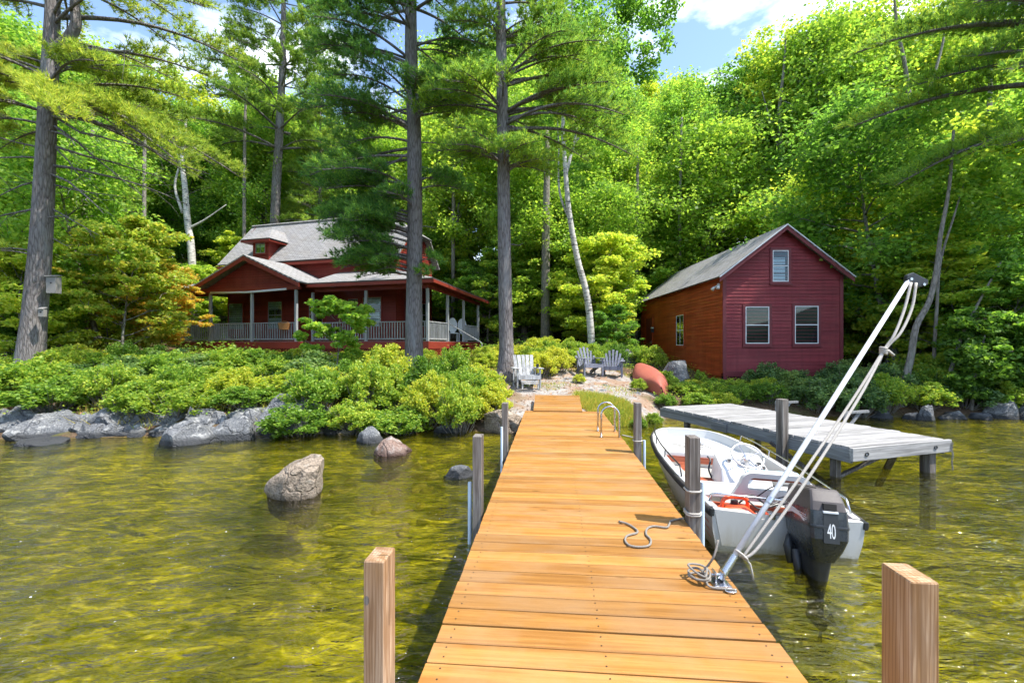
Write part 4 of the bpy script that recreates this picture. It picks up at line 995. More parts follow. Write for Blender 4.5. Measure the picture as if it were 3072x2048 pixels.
# dormer
dx, dy = -10.25, 1.62
b = MB(); b.box(dx - .50, dx + .50, dy, dy + 1.6, 6.25, 7.30); dm = b.build('dormer', M['red'], HS)
dw_ = window(HS, 'window', 'x', dy, -1, dx, 6.62, 7.22, .60, M['porchwood'], M['redtrim'], 2, 2, .06, curtain=[(.05, .95, .5, .95)], mid=False)
ap = (dx, dy + .75, 8.05); e0, e1, ey, ed, dz = dx - .92, dx + .92, dy - .40, dy + 2.1, 7.28
roof_plane('dormer_roof', dm, [(e0, ey, dz), (e1, ey, dz), ap], .05); roof_plane('dormer_roof', dm, [(e0, ed, dz), (e0, ey, dz), ap, (dx, ed, 8.05)], .05); roof_plane('dormer_roof', dm, [(e1, ey, dz), (e1, ed, dz), (dx, ed, 8.05), ap], .05)
b = MB(); b.box(e0 + .02, e1 - .02, ey + .01, ey + .05, dz - .13, dz - .052); b.box(e0 + .02, e1 - .02, ey + .05, dy + .8, dz - .13, dz - .10); b.build('dormer_eave', M['redtrim'], dm)
# lower windows and doors
for (x, w, z0, z1, cu_) in ((-12.15, .92, 2.75, 4.10, [(.0, 1, .0, 1)]), (-9.6, .86, 2.75, 4.15, [(.0, 1, .7, 1), (0, 1, 0, .4)]), (-4.95, .55, 3.3, 4.15, None), (-3.9 + .0, .98, 2.80, 4.2, [(0, 1, .78, 1), (.08, .92, .0, .52)]), (-11.0 + 3.9, .8, 2.8, 4.1, None)):
    window(HS, 'window', 'x', HF, -1, x, z0, z1, w, M['porchwood'], M['redtrim'], 2 if w > .7 else 1, 2, .07, cu_)
o = MB().box(-6.45, -5.6, HF - .03, HF - .0006, PF + .01, 4.1).build('door', M['maroontrim'], HS); MB().box(-5.72, -5.66, HF - .08, HF - .031, 3.05, 3.12).build('handle', M['steel'], o)
o = MB().box(HR + .0006, HR + .03, 2.6, 3.5, PF + .01, 4.1).build('door', M['maroontrim'], HS); MB().box(HR + .031, HR + .08, 2.66, 2.72, 3.05, 3.12).build('handle', M['steel'], o)
window(HS, 'window', 'y', HR, 1, 4.5, 2.9, 4.1, .8, M['porchwood'], M['redtrim'], 2, 2, .07)
# porch posts
for (x, y, zt) in ((-11.07, -.5, 4.37), (-8.63, -.5, 4.37), (-6.19, -.5, 4.37), (-5.75, .03, 4.29), (-2.99, .03, 4.29), (-.04, .03, 4.29), (-.04, 2.05, 4.20), (-.04, 4.0, 4.14), (-.04, 6.1, 4.06), (-13.7, .05, 4.29), (-13.7, 4.8, 4.29), (-12.2, .05, 4.29)):
    if (x, y) == (-12.2, .05): continue
    MB().box(x - .055, x + .055, y - .055, y + .055, PF + .001, zt).build('porch_post', M['porchwood'], HS, bevel=.006)
# railings with separate balusters
bal = MB().box(-.017, .017, -.017, .017, 0, .68).mesh('baluster', M['porchwood'])
def rail(p, q, drop=0):
    p, q = Vector((*p, PF)), Vector((*q, PF)); d = (q - p); l = d.length; u = d.normalized()
    b = MB(); b.bar(p + Vector((0, 0, .83)), q + Vector((0, 0, .83)), .08, .04); b.bar(p + Vector((0, 0, .10)), q + Vector((0, 0, .10)), .045, .06)
    r = b.build('railing', M['porchwood'], HS); n = int(l / .125)
    for i in range(n):
        c = p + u * (l * (i + .5) / n); link('baluster', bal, r, (c.x, c.y, PF + .131), (0, 0, math.atan2(u.y, u.x)))
rail((-11.0, -.5), (-8.70, -.5)); rail((-8.56, -.5), (-6.26, -.5)); rail((-13.63, .05), (-11.2, .05)); rail((-5.68, .03), (-3.06, .03)); rail((-2.92, .03), (-.11, .03)); rail((-.04, .10), (-.04, 1.98)); rail((-.04, 4.08), (-.04, 6.03)); rail((-13.7, .12), (-13.7, 4.73))
# porch steps down to the right
for i in range(6):
    z = PF - .17 * (i + 1); x = .05 + .29 * i
    st = MB().box(x, x + .31, 2.15, 3.9, z - .04, z).build('stair_tread', M['redtrim'], HS, bevel=.006)
    MB().box(x + .002, x + .03, 2.18, 3.87, z - .17, z - .041).build('stair_riser', M['red'], st)
for y in (2.13, 3.92):
    b = MB(); b.bar((.03, y, PF - .25), (1.80, y, PF - 1.30), .04, .24); b.build('stringer', M['redtrim'], HS)
b = MB(); b.tube([(.05, 2.10, PF + .80), (1.55, 2.10, PF - .02), (1.62, 2.10, PF - .10), (1.62, 2.10, PF - 1.15)], .022, 8); b.build('handrail', M['porchwood'], HS, True)

# things on the porch: two chairs with oval backs, a basket hung on the rail
def hs_world(x, y, z): return HS.matrix_basis @ Vector((x, y, z))
def porch_chair(x, y, lab):
    o = empty('porch_chair', hs_world(x, y, PF), R(-16 + 30)); tag(o, lab, 'chair', 'white chairs on the porch')
    ov_ = [(.24 * math.cos(a), .40 * math.sin(a)) for a in [2 * math.pi * k / 20 for k in range(20)]]
    b = MB(); b.loft([[(x_, .25 + z_ * .15, .85 + z_) for x_, z_ in ov_], [(x_, .28 + z_ * .15, .85 + z_) for x_, z_ in ov_]]); b.build('backrest', M['white'], o, auto=40)
    MB().loft([crr(0, 0, .50, .48, .42, .08), crr(0, 0, .50, .48, .46, .08)]).build('seat', M['white'], o)
    for sx in (-.2, .2):
        for sy in (-.19, .22): MB().tube([(sx, sy, .0), (sx, sy, .419)], .02, 8).build('leg', M['white'], o)
porch_chair(-.75, 4.35, 'white oval backed chair on the side porch, left of the two'); porch_chair(-.55, 5.15, 'white oval backed chair on the side porch, right of the two')
o = empty('wicker_basket', hs_world(-6.75, -.60, PF + .52)); tag(o, 'brown wicker basket hanging on the porch rail below the gable', 'basket')
MB().loft([crr(0, 0, .40, .16, 0, .05), crr(0, 0, .52, .17, .30, .05)]).build('basket_body', M['wicker'], o, auto=40)
MB().tube(smooth_path([(-.2, .0, .28), (-.1, .03, .36), (.1, .03, .36), (.2, 0, .28)], 4), .015, 6).build('handle', M['wicker'], o, True)

# ---- little shed in the wood ---------------------------------------
sx_, sy_ = 4.15, 31.5; sg = gz(sx_, sy_) - .15
SH = empty('garden_shed', (sx_, sy_, sg), R(6)); tag(SH, 'little dark red shed with grey roof half hidden behind the white birch', 'shed')
MB().box(-1.6, 1.6, 0, 2.2, 0, 1.75).build('wall_core', M['red'], SH)
o = siding(MB(), 'x', 0, lambda z: (-1.6, 1.6), 0, 1.75, -1, .12).build('front_siding', M['red'], SH); o['kind'] = 'stuff'
roof_plane('roof', SH, [(-1.85, -.3, 1.70), (1.85, -.3, 1.70), (1.85, 1.1, 2.65), (-1.85, 1.1, 2.65)]); roof_plane('roof', SH, [(1.85, 2.5, 1.70), (-1.85, 2.5, 1.70), (-1.85, 1.1, 2.651), (1.85, 1.1, 2.651)])
MB().box(.2, 1.0, -.04, -.0145, .02, 1.6).build('door', M['maroontrim'], SH)
MB().box(-1.82, 1.82, -.29, -.26, 1.52, 1.63).build('eave_board', M['porchwood'], SH)

# ------------------------------------------------------------------ chairs, canoe
def adirondack(name, loc, rz, mat, label, fan=False, group='wooden garden chairs by the path'):
    o = empty(name, loc, rz); tag(o, label, 'chair', group)     # faces -Y
    for i in range(5): MB().box(-.27, .27, -.36 + i * .105, -.265 + i * .105, .355 - i * .028, .375 - i * .028).build('seat_slat', mat, o)
    n = 5 if not fan else 7
    for i in range(n):
        t = (i - (n - 1) / 2); w = .50 / n; a = t * (.03 if not fan else .075)
        h = .72 if not fan else .74 - .035 * t * t
        x0 = t * (w + .006)
        b = MB(); M4 = Matrix.Translation((x0, .16, .25)) @ Matrix.Rotation(R(-24), 4, 'X') @ Matrix.Rotation(a, 4, 'Y'); b.box(-w / 2, w / 2, -.01, .01, 0, h, M4); b.build('back_slat', mat, o)
    for s in (-1, 1):
        MB().box(s * .32 - .02, s * .32 + .02, -.42, -.33, 0, .54).build('front_leg', mat, o)
        MB().bar((s * .285, -.33, .36), (s * .285, .52, .04), .03, .12).build('rear_leg', mat, o)
        MB().box(s * .34 - .075, s * .34 + .075, -.47, .25, .54, .563).build('armrest', mat, o, bevel=.006)
        MB().bar((s * .32, .22, .0), (s * .32, .22, .54), .035, .035).build('arm_support', mat, o)
    MB().box(-.30, .30, -.44, -.421, .25, .36).build('apron', mat, o)
    MB().bar((-.36, .30, .52), (.36, .30, .52), .03, .06).build('back_brace', mat, o)
    return o
cz = gz(.37, 13.0)
ch = adirondack('adirondack_chair', (.40, 13.0, cz), R(10), M['chairwood'], 'weathered grey slatted garden chair beside the tall pine trunk')
for i in range(3): MB().box(-.24, .24, -.62 + i * .07, -.56 + i * .07, .14 + i * .03, .16 + i * .03).build('foot_slat', M['chairwood'], ch)
for s in (-1, 1): MB().box(s * .22 - .018, s * .22 + .018, -.60, -.55, 0, .139).build('foot_leg', M['chairwood'], ch)
o = MB().loft([crr(0, 0, .075, .075, 0, .036), crr(0, 0, .08, .08, .10, .038)]).build('drink_can', M['darkmetal'], None, auto=40); o.location = (.72, 12.86, cz + .564); tag(o, 'small dark cup on the armrest of the weathered grey chair', 'cup')
def cg(x, y): return (x, y, gz(x, y))
adirondack('adirondack_chair', cg(2.58, 15.3), R(14), M['bluechair'], 'dark blue grey fan backed garden chair, left of the pair by the birch', True)
adirondack('adirondack_chair', cg(3.42, 15.5), R(-16), M['bluechair'], 'dark blue grey fan backed garden chair, right of the pair by the birch', True)

# overturned canoe
p0 = Vector((4.22, 12.85, 0)); p1 = Vector((4.72, 16.7, 0)); d = p1 - p0
CN = empty('canoe', ((p0.x + p1.x) / 2, (p0.y + p1.y) / 2, (gz(p0.x, p0.y) + gz(p1.x, p1.y)) / 2 + .05)); tag(CN, 'faded red canoe lying overturned beside the cabin wall', 'canoe')
CN.rotation_euler = (math.asin((gz(p1.x, p1.y) - gz(p0.x, p0.y)) / d.length), R(-16), math.atan2(d.y, d.x) - R(90))
Lc = d.length / 2; rings = []
for i in range(21):
    t = -1 + 2 * i / 20; w = .43 * (1 - abs(t) ** 2.4) + .012; h = .36 + .16 * abs(t) ** 3; sh = .05 + .0 * t
    keel = .42 - .16 * max(0, abs(t) - .75) / .25 * abs(t)
    y = t * Lc
    rings.append([(w * math.cos(a) if False else math.copysign(abs(math.cos(a)) ** .75, math.cos(a)) * w, y, -.0 - .12 * abs(t) ** 3 + (keel + .12 * abs(t) ** 3) * abs(math.sin(a)) ** .8) for a in [math.pi * k / 14 for k in range(15)]])
cn = MB().loft(rings, False, False, closed=False).build('hull', M['canoe'], CN, True)
m = cn.modifiers.new('thick', 'SOLIDIFY'); m.thickness = .012
for s in (0, 14):
    MB().tube([r[s] for r in rings], .016, 6).build('gunwale', M['redtrim'], CN, True)
MB().tube([(0, r[7][1], r[7][2] + .004) for r in rings[1:-1]], .009, 6).build('keel_strip', M['canoe'], CN, True)

# nest boxes on the left pine are added with that tree

# ------------------------------------------------------------------ rocks
import bmesh
def rock_mesh(seed, mat, sub=4, cuts=15, lo=.55, hi=.84, shear=0.0):
    bm = bmesh.new(); bmesh.ops.create_icosphere(bm, subdivisions=sub, radius=1.0)
    V = np.array([v.co[:] for v in bm.verts]); r = np.random.RandomState(seed)
    for k in range(cuts):                               # planar cuts give the blocky faces
        n = r.normal(size=3); n[2] = abs(n[2]) * .9; n /= np.linalg.norm(n); d = r.uniform(lo, hi)
        s = V @ n; V = V - np.outer(np.maximum(0, s - d) * .95, n)
    for k in range(22):
        n = r.normal(size=3); f = r.uniform(1.5, 15); n *= f / np.linalg.norm(n)
        V = V * (1 + (.15 / f) * np.sin(V @ n + r.uniform(0, 6.3)))[:, None]
    V /= np.abs(V).max(0)
    if shear:
        V[:, 0] += shear * V[:, 2] * (V[:, 2] > 0); n = np.array([.96, .0, -.10]); V -= np.outer(np.maximum(0, V @ n - .66) * .9, n); n = np.array([.2, -.2, .95]); V -= np.outer(np.maximum(0, V @ n - .72) * .85, n); V[:, 0] -= V[:, 0].mean(); V /= np.abs(V).max(0)
    for v, c in zip(bm.verts, V): v.co = c
    me = bpy.data.meshes.new('rock'); bm.to_mesh(me); bm.free(); me.materials.append(mat)
    me.polygons.foreach_set('use_smooth', [True] * len(me.polygons)); me.set_sharp_from_angle(angle=R(24))
    return me
RK = [rock_mesh(10 + i, M['rock']) for i in range(7)]
RKT = rock_mesh(36, M['rocktan'], 5, 5, .72, .94, .75); RKR = rock_mesh(42, M['rockred'])
ri = 0
def onland(px, py):                                     # where a pixel's ray meets the water or the bank
    Y = np.arange(2.0, 60.0, .04); X = (px - CX) / FPX * Y; Z = EYE - (py - HY) / FPX * Y
    hit = np.nonzero(Z <= np.maximum(0.0, ground(X, Y)))[0]; return P(px, py, float(Y[hit[0]]) if len(hit) else 30.0)
def rock(px, by, w, h, zb=0.0, label=None, me=None, rz=None, tilt=(0, 0), depth=.8, name='boulder', group='granite rocks along the shore', Y=None):
    global ri; ri += 1
    p = P(px, by, Y) if Y else onland(px, by) if zb == 0.0 else G(px, by, zb)
    if Y or zb == 0.0: zb = p.z
    k = p.y / FPX; Wd, H = w * k, h * k; D = Wd * depth
    o = link(name, me or RK[ri % 7], None, (p.x, p.y + D * .35, zb + H * .18 - .02), (tilt[0], tilt[1], rz if rz is not None else (ri * 1.37) % 6.28), (Wd / 2 * 1.08, D / 2 * 1.08, H * .80))
    if rz is None and not me: o.rotation_euler[2] = random.choice((0, math.pi)) + random.uniform(-.25, .25)
    zn = ('at the far left edge of the shore', 'below the left pine', 'below the split rock', 'below the middle of the thicket', 'just left of the sloping rock', 'left of the granite ledge', 'below the porch shrubs')[min(6, sum(px > a for a in (60, 200, 330, 450, 560, 700)))]
    tag(o, label or ('small ' if w < 62 else 'mid sized ' if w < 95 else 'large ') + ('waterline' if by > 1284 else 'upper') + ' grey rock ' + zn, 'rock', group)
    return o
for a in ((30, 1285, 130, 45), (95, 1312, 215, 80), (65, 1256, 140, 46), (222, 1272, 90, 44), (300, 1290, 150, 80), (270, 1312, 150, 58), (390, 1270, 100, 62), (455, 1262, 76, 52), (450, 1277, 80, 30), (520, 1262, 70, 44), (585, 1262, 100, 56), (640, 1268, 76, 40),
          (-60, 1300, 170, 70), (-200, 1300, 180, 80), (-340, 1310, 200, 80), (160, 1262, 80, 40), (345, 1258, 60, 36), (990, 1302, 80, 46), (1050, 1296, 90, 52), (1210, 1302, 70, 34), (1330, 1298, 90, 40)):
    rock(*a)
rj = random.Random(17)
for i in range(46):
    px = rj.uniform(-150, 830); rock(px, rj.uniform(1250, 1312), rj.uniform(40, 115), rj.uniform(26, 56))
for i in range(10):
    px = rj.uniform(960, 1480); rock(px, rj.uniform(1272, 1296), rj.uniform(40, 80), rj.uniform(20, 40), label='grey shore rock under the overhanging shrubs by the dock')
rock(528, 1335, 178, 78, label='long sloping grey rock dipping into the water left of the pale boulder', rz=.2, tilt=(0, R(-14)))
rock(682, 1320, 140, 84, label='rounded pale topped grey boulder at the left waterline', rz=2.9)
rock(880, 1302, 300, 122, label='broad low granite ledge on the left shore below the shrubs', rz=.1, depth=.6)
rock(85, 1336, 165, 22, label='flat rock just breaking the water at the far left')
rock(884, 1498, 186, 152, label='tall tan boulder with orange face standing alone in the water', me=RKT, rz=.05, depth=.8)
rock(1103, 1328, 92, 62, label='dark angular rock at the shore behind the reddish boulder', rz=3.0)
rock(1160, 1366, 128, 76, label='reddish grey boulder in the shallows left of the dock', me=RKR, rz=.6)
rock(1378, 1432, 96, 42, label='low half sunken rock beside the grey post left of the dock', rz=.1)
rock(1506, 1302, 130, 92, label='pale granite ledge beside the shore end of the dock', me=RKT, rz=4.0, depth=1.0)
rock(1745, 1146, 50, 24, .72, label='small grey stone on the path in front of the blue grey chairs', name='stone', group='stones on the path')
rock(2038, 1124, 92, 68, 0, Y=14.9, label='big rounded grey boulder against the left cabin wall', rz=.4)
rock(2545, 1196, 70, 52, 0, Y=14.0, label='grey boulder in the shrubs by the right corner of the cabin', rz=1.4)
for a in ((2711, 1216, 80, 46), (2745, 1258, 60, 36), (2790, 1260, 54, 52), (3035, 1256, 110, 84), (2880, 1258, 90, 26), (2960, 1258, 80, 30), (2660, 1254, 70, 30), (3150, 1262, 120, 90), (3260, 1264, 120, 70)):
    rock(*a, label='dark shaded granite rock along the right hand shoreline', group='granite rocks on the right shore')
rock(470, 1168, 72, 56, .9, label='split grey rock showing among the shrubs left of the porch', Y=12.2)
rock(1890, 1082, 70, 42, 0, Y=18.5, label='rough stone pile left of the cabin door', group='stones on the path'); rock(1850, 1086, 50, 30, 0, Y=18.3, label='low grey stone beside the stone pile near the cabin', group='stones on the path')
rock(1655, 1044, 110, 16, 0, Y=20, label='flat pale stone step on the slope right of the house', group='stones on the path')
rs = np.random.RandomState(4)
for i in range(16):
    y = rs.uniform(11.0, 16.0); x = np.interp(y, [10, 13, 16], [1.9, 2.2, 3.1]) + rs.uniform(-1.5, 1.5)
    s = rs.uniform(.07, .26); o = link('stone', RK[i % 7], None, (x, y, gz(x, y) - s * .10), (0, 0, rs.uniform(0, 6)), (s, s * .7, s * .28))
    tag(o, 'small flat stone set in the bare ground of the path', 'stone', 'small stones in the path')
o = MB().loft([crr(0, 0, .50, .16, 0, .04), crr(0, 0, .46, .13, .07, .04)]).build('driftwood', M['greydeck'], None, auto=40); pp = P(718, 1232, 9.9); o.location = (pp.x, pp.y, gz(pp.x, pp.y) + .04); tag(o, 'pale flat driftwood block on the rocks left of the granite ledge', 'driftwood')
# sunken stones
b = MB(); base_v = [tuple(v.co) for v in RK[0].vertices]; 
sv = rock_mesh(77, M['rocktan'], 3); SV = np.array([v.co[:] for v in sv.vertices]); SF = [tuple(p.vertices) for p in sv.polygons]
for i in range(54):
    y = rs.uniform(6, 10.0); x = rs.uniform(-9, 9)
    if i < 38: x = rs.uniform(-3.4, -.3); y = rs.uniform(6.2, 9.6)
    elif i < 54: x = rs.uniform(3.5, 9); y = rs.uniform(6, 11.5)
    s = rs.uniform(.07, .26); z = gz(x, y)
    if z > -.12: continue
    a = rs.uniform(0, 6.3); c_, s_ = math.cos(a), math.sin(a)
    q = SV * (s, s * .75, min(s * .45, -z * .7)); q = np.stack([q[:, 0] * c_ - q[:, 1] * s_ + x, q[:, 0] * s_ + q[:, 1] * c_ + y, q[:, 2] + z], -1)
    bb = len(b.v); b.v += [tuple(t) for t in q]; b.f += [tuple(bb + k for k in f) for f in SF]
def sunk_mat():
    t = NT('sunken_stone'); g = t.add('NewGeometry', out=None).outputs['Position']; n = t.noise(g, 4, 5, .6); n2 = t.noise(g, 25, 3)
    c = t.ramp(n, [(.35, (.14, .115, .02)), (.55, (.34, .27, .05)), (.7, (.55, .44, .14))]); return t.finish(c, .95, t.bump(n2, .5, .03), 0, .1)
o = b.build('sunken_stones', sunk_mat(), None, True); tag(o, 'sunken algae covered stones on the lake bed', 'stones', kind='stuff')

# ------------------------------------------------------------------ leaf geometry
def leaf_quads(C, D, Nn, l, w):
    """rhombic leaves: centres C, long directions D, normals Nn"""
    D = D / np.linalg.norm(D, axis=1, keepdims=True); S = np.cross(Nn, D); S /= np.linalg.norm(S, axis=1, keepdims=True) + 1e-9
    l = np.asarray(l)[..., None] if np.ndim(l) else l; w = np.asarray(w)[..., None] if np.ndim(w) else w
    Nu = np.cross(D, S)
    return np.stack([C - D * l * .5, C + S * w * .5 - D * l * .06 + Nu * w * .10, C + D * l * .5 - Nu * l * .08, C - S * w * .5 - D * l * .06 + Nu * w * .10], 1)
def clump_leaves(r, centres, radii, per, l, flat=.5, droop=.25, up=.55):
    n = len(centres); tot = n * per
    c = np.repeat(centres, per, 0); rad = np.repeat(radii, per)
    u = r.normal(size=(tot, 3)); u /= np.linalg.norm(u, axis=1, keepdims=True)
    rr = r.uniform(0, 1, tot) ** .45
    off = u * (rr * rad)[:, None]; off[:, 2] *= flat
    az = r.uniform(0, 2 * np.pi, tot); D = np.stack([np.cos(az), np.sin(az), r.normal(-droop, .35, tot)], -1) + u * .6
    Nn = r.normal(size=(tot, 3)) * .9; Nn[:, 2] += up
    L_ = l * r.uniform(.65, 1.25, tot)
    return leaf_quads(c + off, D, Nn, L_, L_ * r.uniform(.55, .8, tot))
def limb(r, p, d, length, nseg, wander, lift):
    pts = [np.array(p, float)]; d = np.array(d, float)
    for i in range(nseg):
        d = d + r.normal(size=3) * wander + np.array([0, 0, lift]); d /= np.linalg.norm(d); pts.append(pts[-1] + d * length / nseg)
    return pts
def leafy(seed, H, base, Rc, nl, per, leaf, leafmat, barkmat, r0, flat=.7, clr=1.2, double=False):
    """a broadleaf tree: trunk + limbs mesh and a crown mesh of separate leaves"""
    r = np.random.RandomState(seed); b = MB()
    tr = limb(r, (0, 0, -.2), (r.normal() * .04, r.normal() * .04, 1), H * .95, 12, .045, .05)
    T = np.array(tr); hh = T[:, 2]
    b.tube(tr, [r0 * (1 - .93 * (i / 12) ** .85) * (1.25 if i == 0 else 1) for i in range(13)], 9)
    cs, rd = [], []
    for k in range(nl):
        t = base + (1 - base) * ((k + .5) / nl) ** .9; z = H * t * .94
        p = np.array([np.interp(z, hh, T[:, 0]), np.interp(z, hh, T[:, 1]), z])
        s = (t - base) / (1 - base); prof = (math.sin(math.pi * min(1, .22 + .74 * s)) ** .75)
        a = k * 2.39996 + r.uniform(-.4, .4); el = .18 + .65 * s + r.uniform(-.15, .2)
        ln = Rc * prof * r.uniform(.72, 1.12)
        pts = limb(r, p, (math.cos(a) * math.cos(el), math.sin(a) * math.cos(el), math.sin(el)), ln, 6, .13, .02)
        rb = r0 * (.42 - .27 * s) * (.6 + .4 * prof)
        b.tube(pts, [max(.008, rb * (1 - .85 * i / 6)) for i in range(7)], 5)
        for j in (2, 3, 4, 5, 6):
            if j < 3 and ln < 1.5: continue
            for m in range(2 if j < 6 else 1):
                a2 = a + r.uniform(-1.3, 1.3); l2 = ln * r.uniform(.18, .42)
                q = limb(r, pts[j], (math.cos(a2), math.sin(a2), r.uniform(-.1, .55)), l2, 3, .2, .0)
                if l2 > .5: b.tube(q, [.020, .014, .009, .005], 4)
                cs.append(q[-1]); rd.append(clr * r.uniform(.55, 1.15) * (Rc / 4) ** .5)
                if l2 > .9: cs.append(q[1]); rd.append(clr * r.uniform(.4, .8) * (Rc / 4) ** .5)
    cs.append(T[-1]); rd.append(clr * .8)
    Q = clump_leaves(r, np.array(cs), np.array(rd), per, leaf, flat)
    return b.mesh('trunk', barkmat, True), faces_mesh('crown', Q, leafmat), H
VAR = {}
VAR['tall'] = [leafy(1, 18, .26, 4.4, 42, 66, .21, M['leaf'], M['bark'], .24), leafy(2, 17, .34, 4.0, 38, 66, .205, M['leaf2'], M['bark'], .22), leafy(3, 18, .30, 4.6, 42, 64, .205, M['leaf'], M['birch'], .17)]
VAR['mid'] = [leafy(4, 11, .18, 3.4, 32, 72, .18, M['leaf'], M['bark'], .15), leafy(5, 11, .22, 3.1, 30, 72, .18, M['leaf2'], M['bark'], .14)]
VAR['low'] = [leafy(6, 5.6, .06, 2.1, 24, 95, .15, M['leaf2'], M['bark'], .07, .42, .6), leafy(7, 5.2, .05, 2.0, 24, 95, .14, M['leaf'], M['bark'], .06, .42, .6)]
VAR['gold'] = [leafy(8, 5.6, .10, 2.2, 26, 95, .15, M['leafgold'], M['bark'], .06, .36, .6)]
VAR['sap'] = [leafy(9, 2.6, .22, 1.15, 15, 90, .125, M['leaf2'], M['bark'], .035, .5, .42)]
def plant_tree(name, var, x, y, H, label, group, rz=None, wide=1.0, cat='tree', z=None):
    tm, cm, h0 = var; k = H / h0; zz = gz(x, y) if z is None else z
    o = empty(name, (x, y, zz - .03), rz if rz is not None else random.uniform(0, 6.28)); o.scale = (k * wide, k * wide, k)
    tag(o, label, cat, group)
    link('trunk', tm, o); link('crown', cm, o)
    return o

# ------------------------------------------------------------------ pines
def needles(r, pos, dirs, per, ln, w):
    n = len(pos); p = np.repeat(pos, per, 0); d = np.repeat(dirs, per, 0)
    k = r.normal(size=(n * per, 3)) * .62 + d * .75; k[:, 2] += .32; k /= np.linalg.norm(k, axis=1, keepdims=True)
    s = np.cross(k, r.normal(size=(n * per, 3))); s /= np.linalg.norm(s, axis=1, keepdims=True)
    L_ = (ln * r.uniform(.7, 1.2, n * per))[:, None]
    return np.stack([p - s * w * .5, p + s * w * .5, p + k * L_], 1)
def pine(name, seed, trunk, radii, branches, mat, label, per=12, ln=.185, w=.024, dead=(), group=None, twig=.85, tuft=.12, bark=None, fill=0):
    r = np.random.RandomState(seed); b = MB(); T = np.array([tuple(p) for p in trunk])
    o = empty(name, T[0]); tag(o, label, 'tree', group); T0 = T - T[0]
    sp = smooth_path([tuple(t) for t in T0], 4); sr = np.interp(np.linspace(0, 1, len(sp)), np.linspace(0, 1, len(radii)), radii)
    tb = MB().tube(sp, list(sr), 18)
    pos, dr = [], []
    def at_z(z): return np.array([np.interp(z, T[:, 2], T0[:, 0]), np.interp(z, T[:, 2], T0[:, 1]), z - T[0, 2]])
    rx_ = random.Random(seed); extra_ = [(z + rx_.uniform(-.22, .30), az + rx_.choice((-1, 1)) * rx_.uniform(12, 30), L0 * rx_.uniform(.7, .95), rise + rx_.uniform(-.06, .08), fs) for (z, az, L0, rise, fs) in branches[:fill]]
    for (z, az, L0, rise, fs) in list(branches) + extra_:
        a = R(az); d = np.array([math.cos(a), math.sin(a), 0]); side = np.array([-d[1], d[0], 0]); p0 = at_z(z)
        n = 9; pts = []; wv = r.uniform(-.12, .12)
        for i in range(n + 1):
            s = i / n; pts.append(p0 + d * L0 * s + side * L0 * wv * math.sin(s * 2.6) + np.array([0, 0, L0 * (rise * s + .10 * math.sin(s * 3.0) * (1 if rise < .2 else .3))]))
        rb = .012 + .0135 * L0; tb.tube(pts, [rb * (1 - .82 * i / n) for i in range(n + 1)], 6)
        Pn = np.array(pts); m = max(6, int(L0 * (1 - fs) / .085))
        for j in range(m):
            s = fs + (1 - fs) * (j + r.uniform(0, 1)) / m; q = np.array([np.interp(s, np.linspace(0, 1, n + 1), Pn[:, i]) for i in range(3)])
            for sg in (-1, 1):
                if r.uniform() < .12: continue
                lt = twig * min(1, L0 / 2.2) * r.uniform(.55, 1.1) * (1.0 - .55 * s + .1); td = d * r.uniform(.5, 1.0) + side * sg * r.uniform(.5, 1.0) + np.array([0, 0, r.uniform(-.05, .40)]); td /= np.linalg.norm(td)
                if lt > .25: tb.tube([q, q + td * lt], [.008, .003], 3, False)
                for e in range(max(2, int(lt / tuft))):
                    f = (e + 1) / max(2, int(lt / tuft)) ; jit = r.normal(size=3) * .05; jit[2] = abs(jit[2])
                    pos.append(q + td * lt * (.25 + .75 * f) + jit); dr.append(td)
        pos.append(Pn[-1]); dr.append(d)
    for (z, az, L0, rise) in dead:
        a = R(az); d = np.array([math.cos(a), math.sin(a), rise]); p0 = at_z(z); q = limb(r, p0, d, L0, 6, .10, -.03)
        tb.tube(q, [.006 + (.010 + .008 * L0) * (1 - i / 6.5) for i in range(7)], 6)
        for k in range(int(3 + L0 * 2)):
            i = r.randint(1, 6); dd = d + r.normal(size=3) * .6; q2 = limb(r, q[i], dd, L0 * r.uniform(.15, .4), 3, .2, -.05); tb.tube(q2, [.008, .006, .005, .003], 4)
    tb.build('trunk', bark or M['pinebark'], o, True)
    V = needles(r, np.array(pos), np.array(dr), per, ln, w)
    link('crown', faces_mesh('crown', V, mat), o)
    return o
def whorls(seed, z0, z1, L0, L1, step, rise0=-.05, rise1=.30, nb=5, fs=.35):
    r = random.Random(seed); out = []; z = z0
    while z < z1:
        t = (z - z0) / (z1 - z0); a0 = r.uniform(0, 360)
        for k in range(nb): out.append((z + r.uniform(-.15, .15), a0 + 360 / nb * k + r.uniform(-18, 18), (L0 + (L1 - L0) * t) * r.uniform(.7, 1.15), rise0 + (rise1 - rise0) * t + r.uniform(-.06, .06), fs * r.uniform(.7, 1.3)))
        z += step * r.uniform(.8, 1.2)
    return out
D_ = 3072 / 2352                                        # photo pixels per pixel of the enlarged view used for measuring
def TP(x, y, Y): return P(x * D_, y * D_, Y)
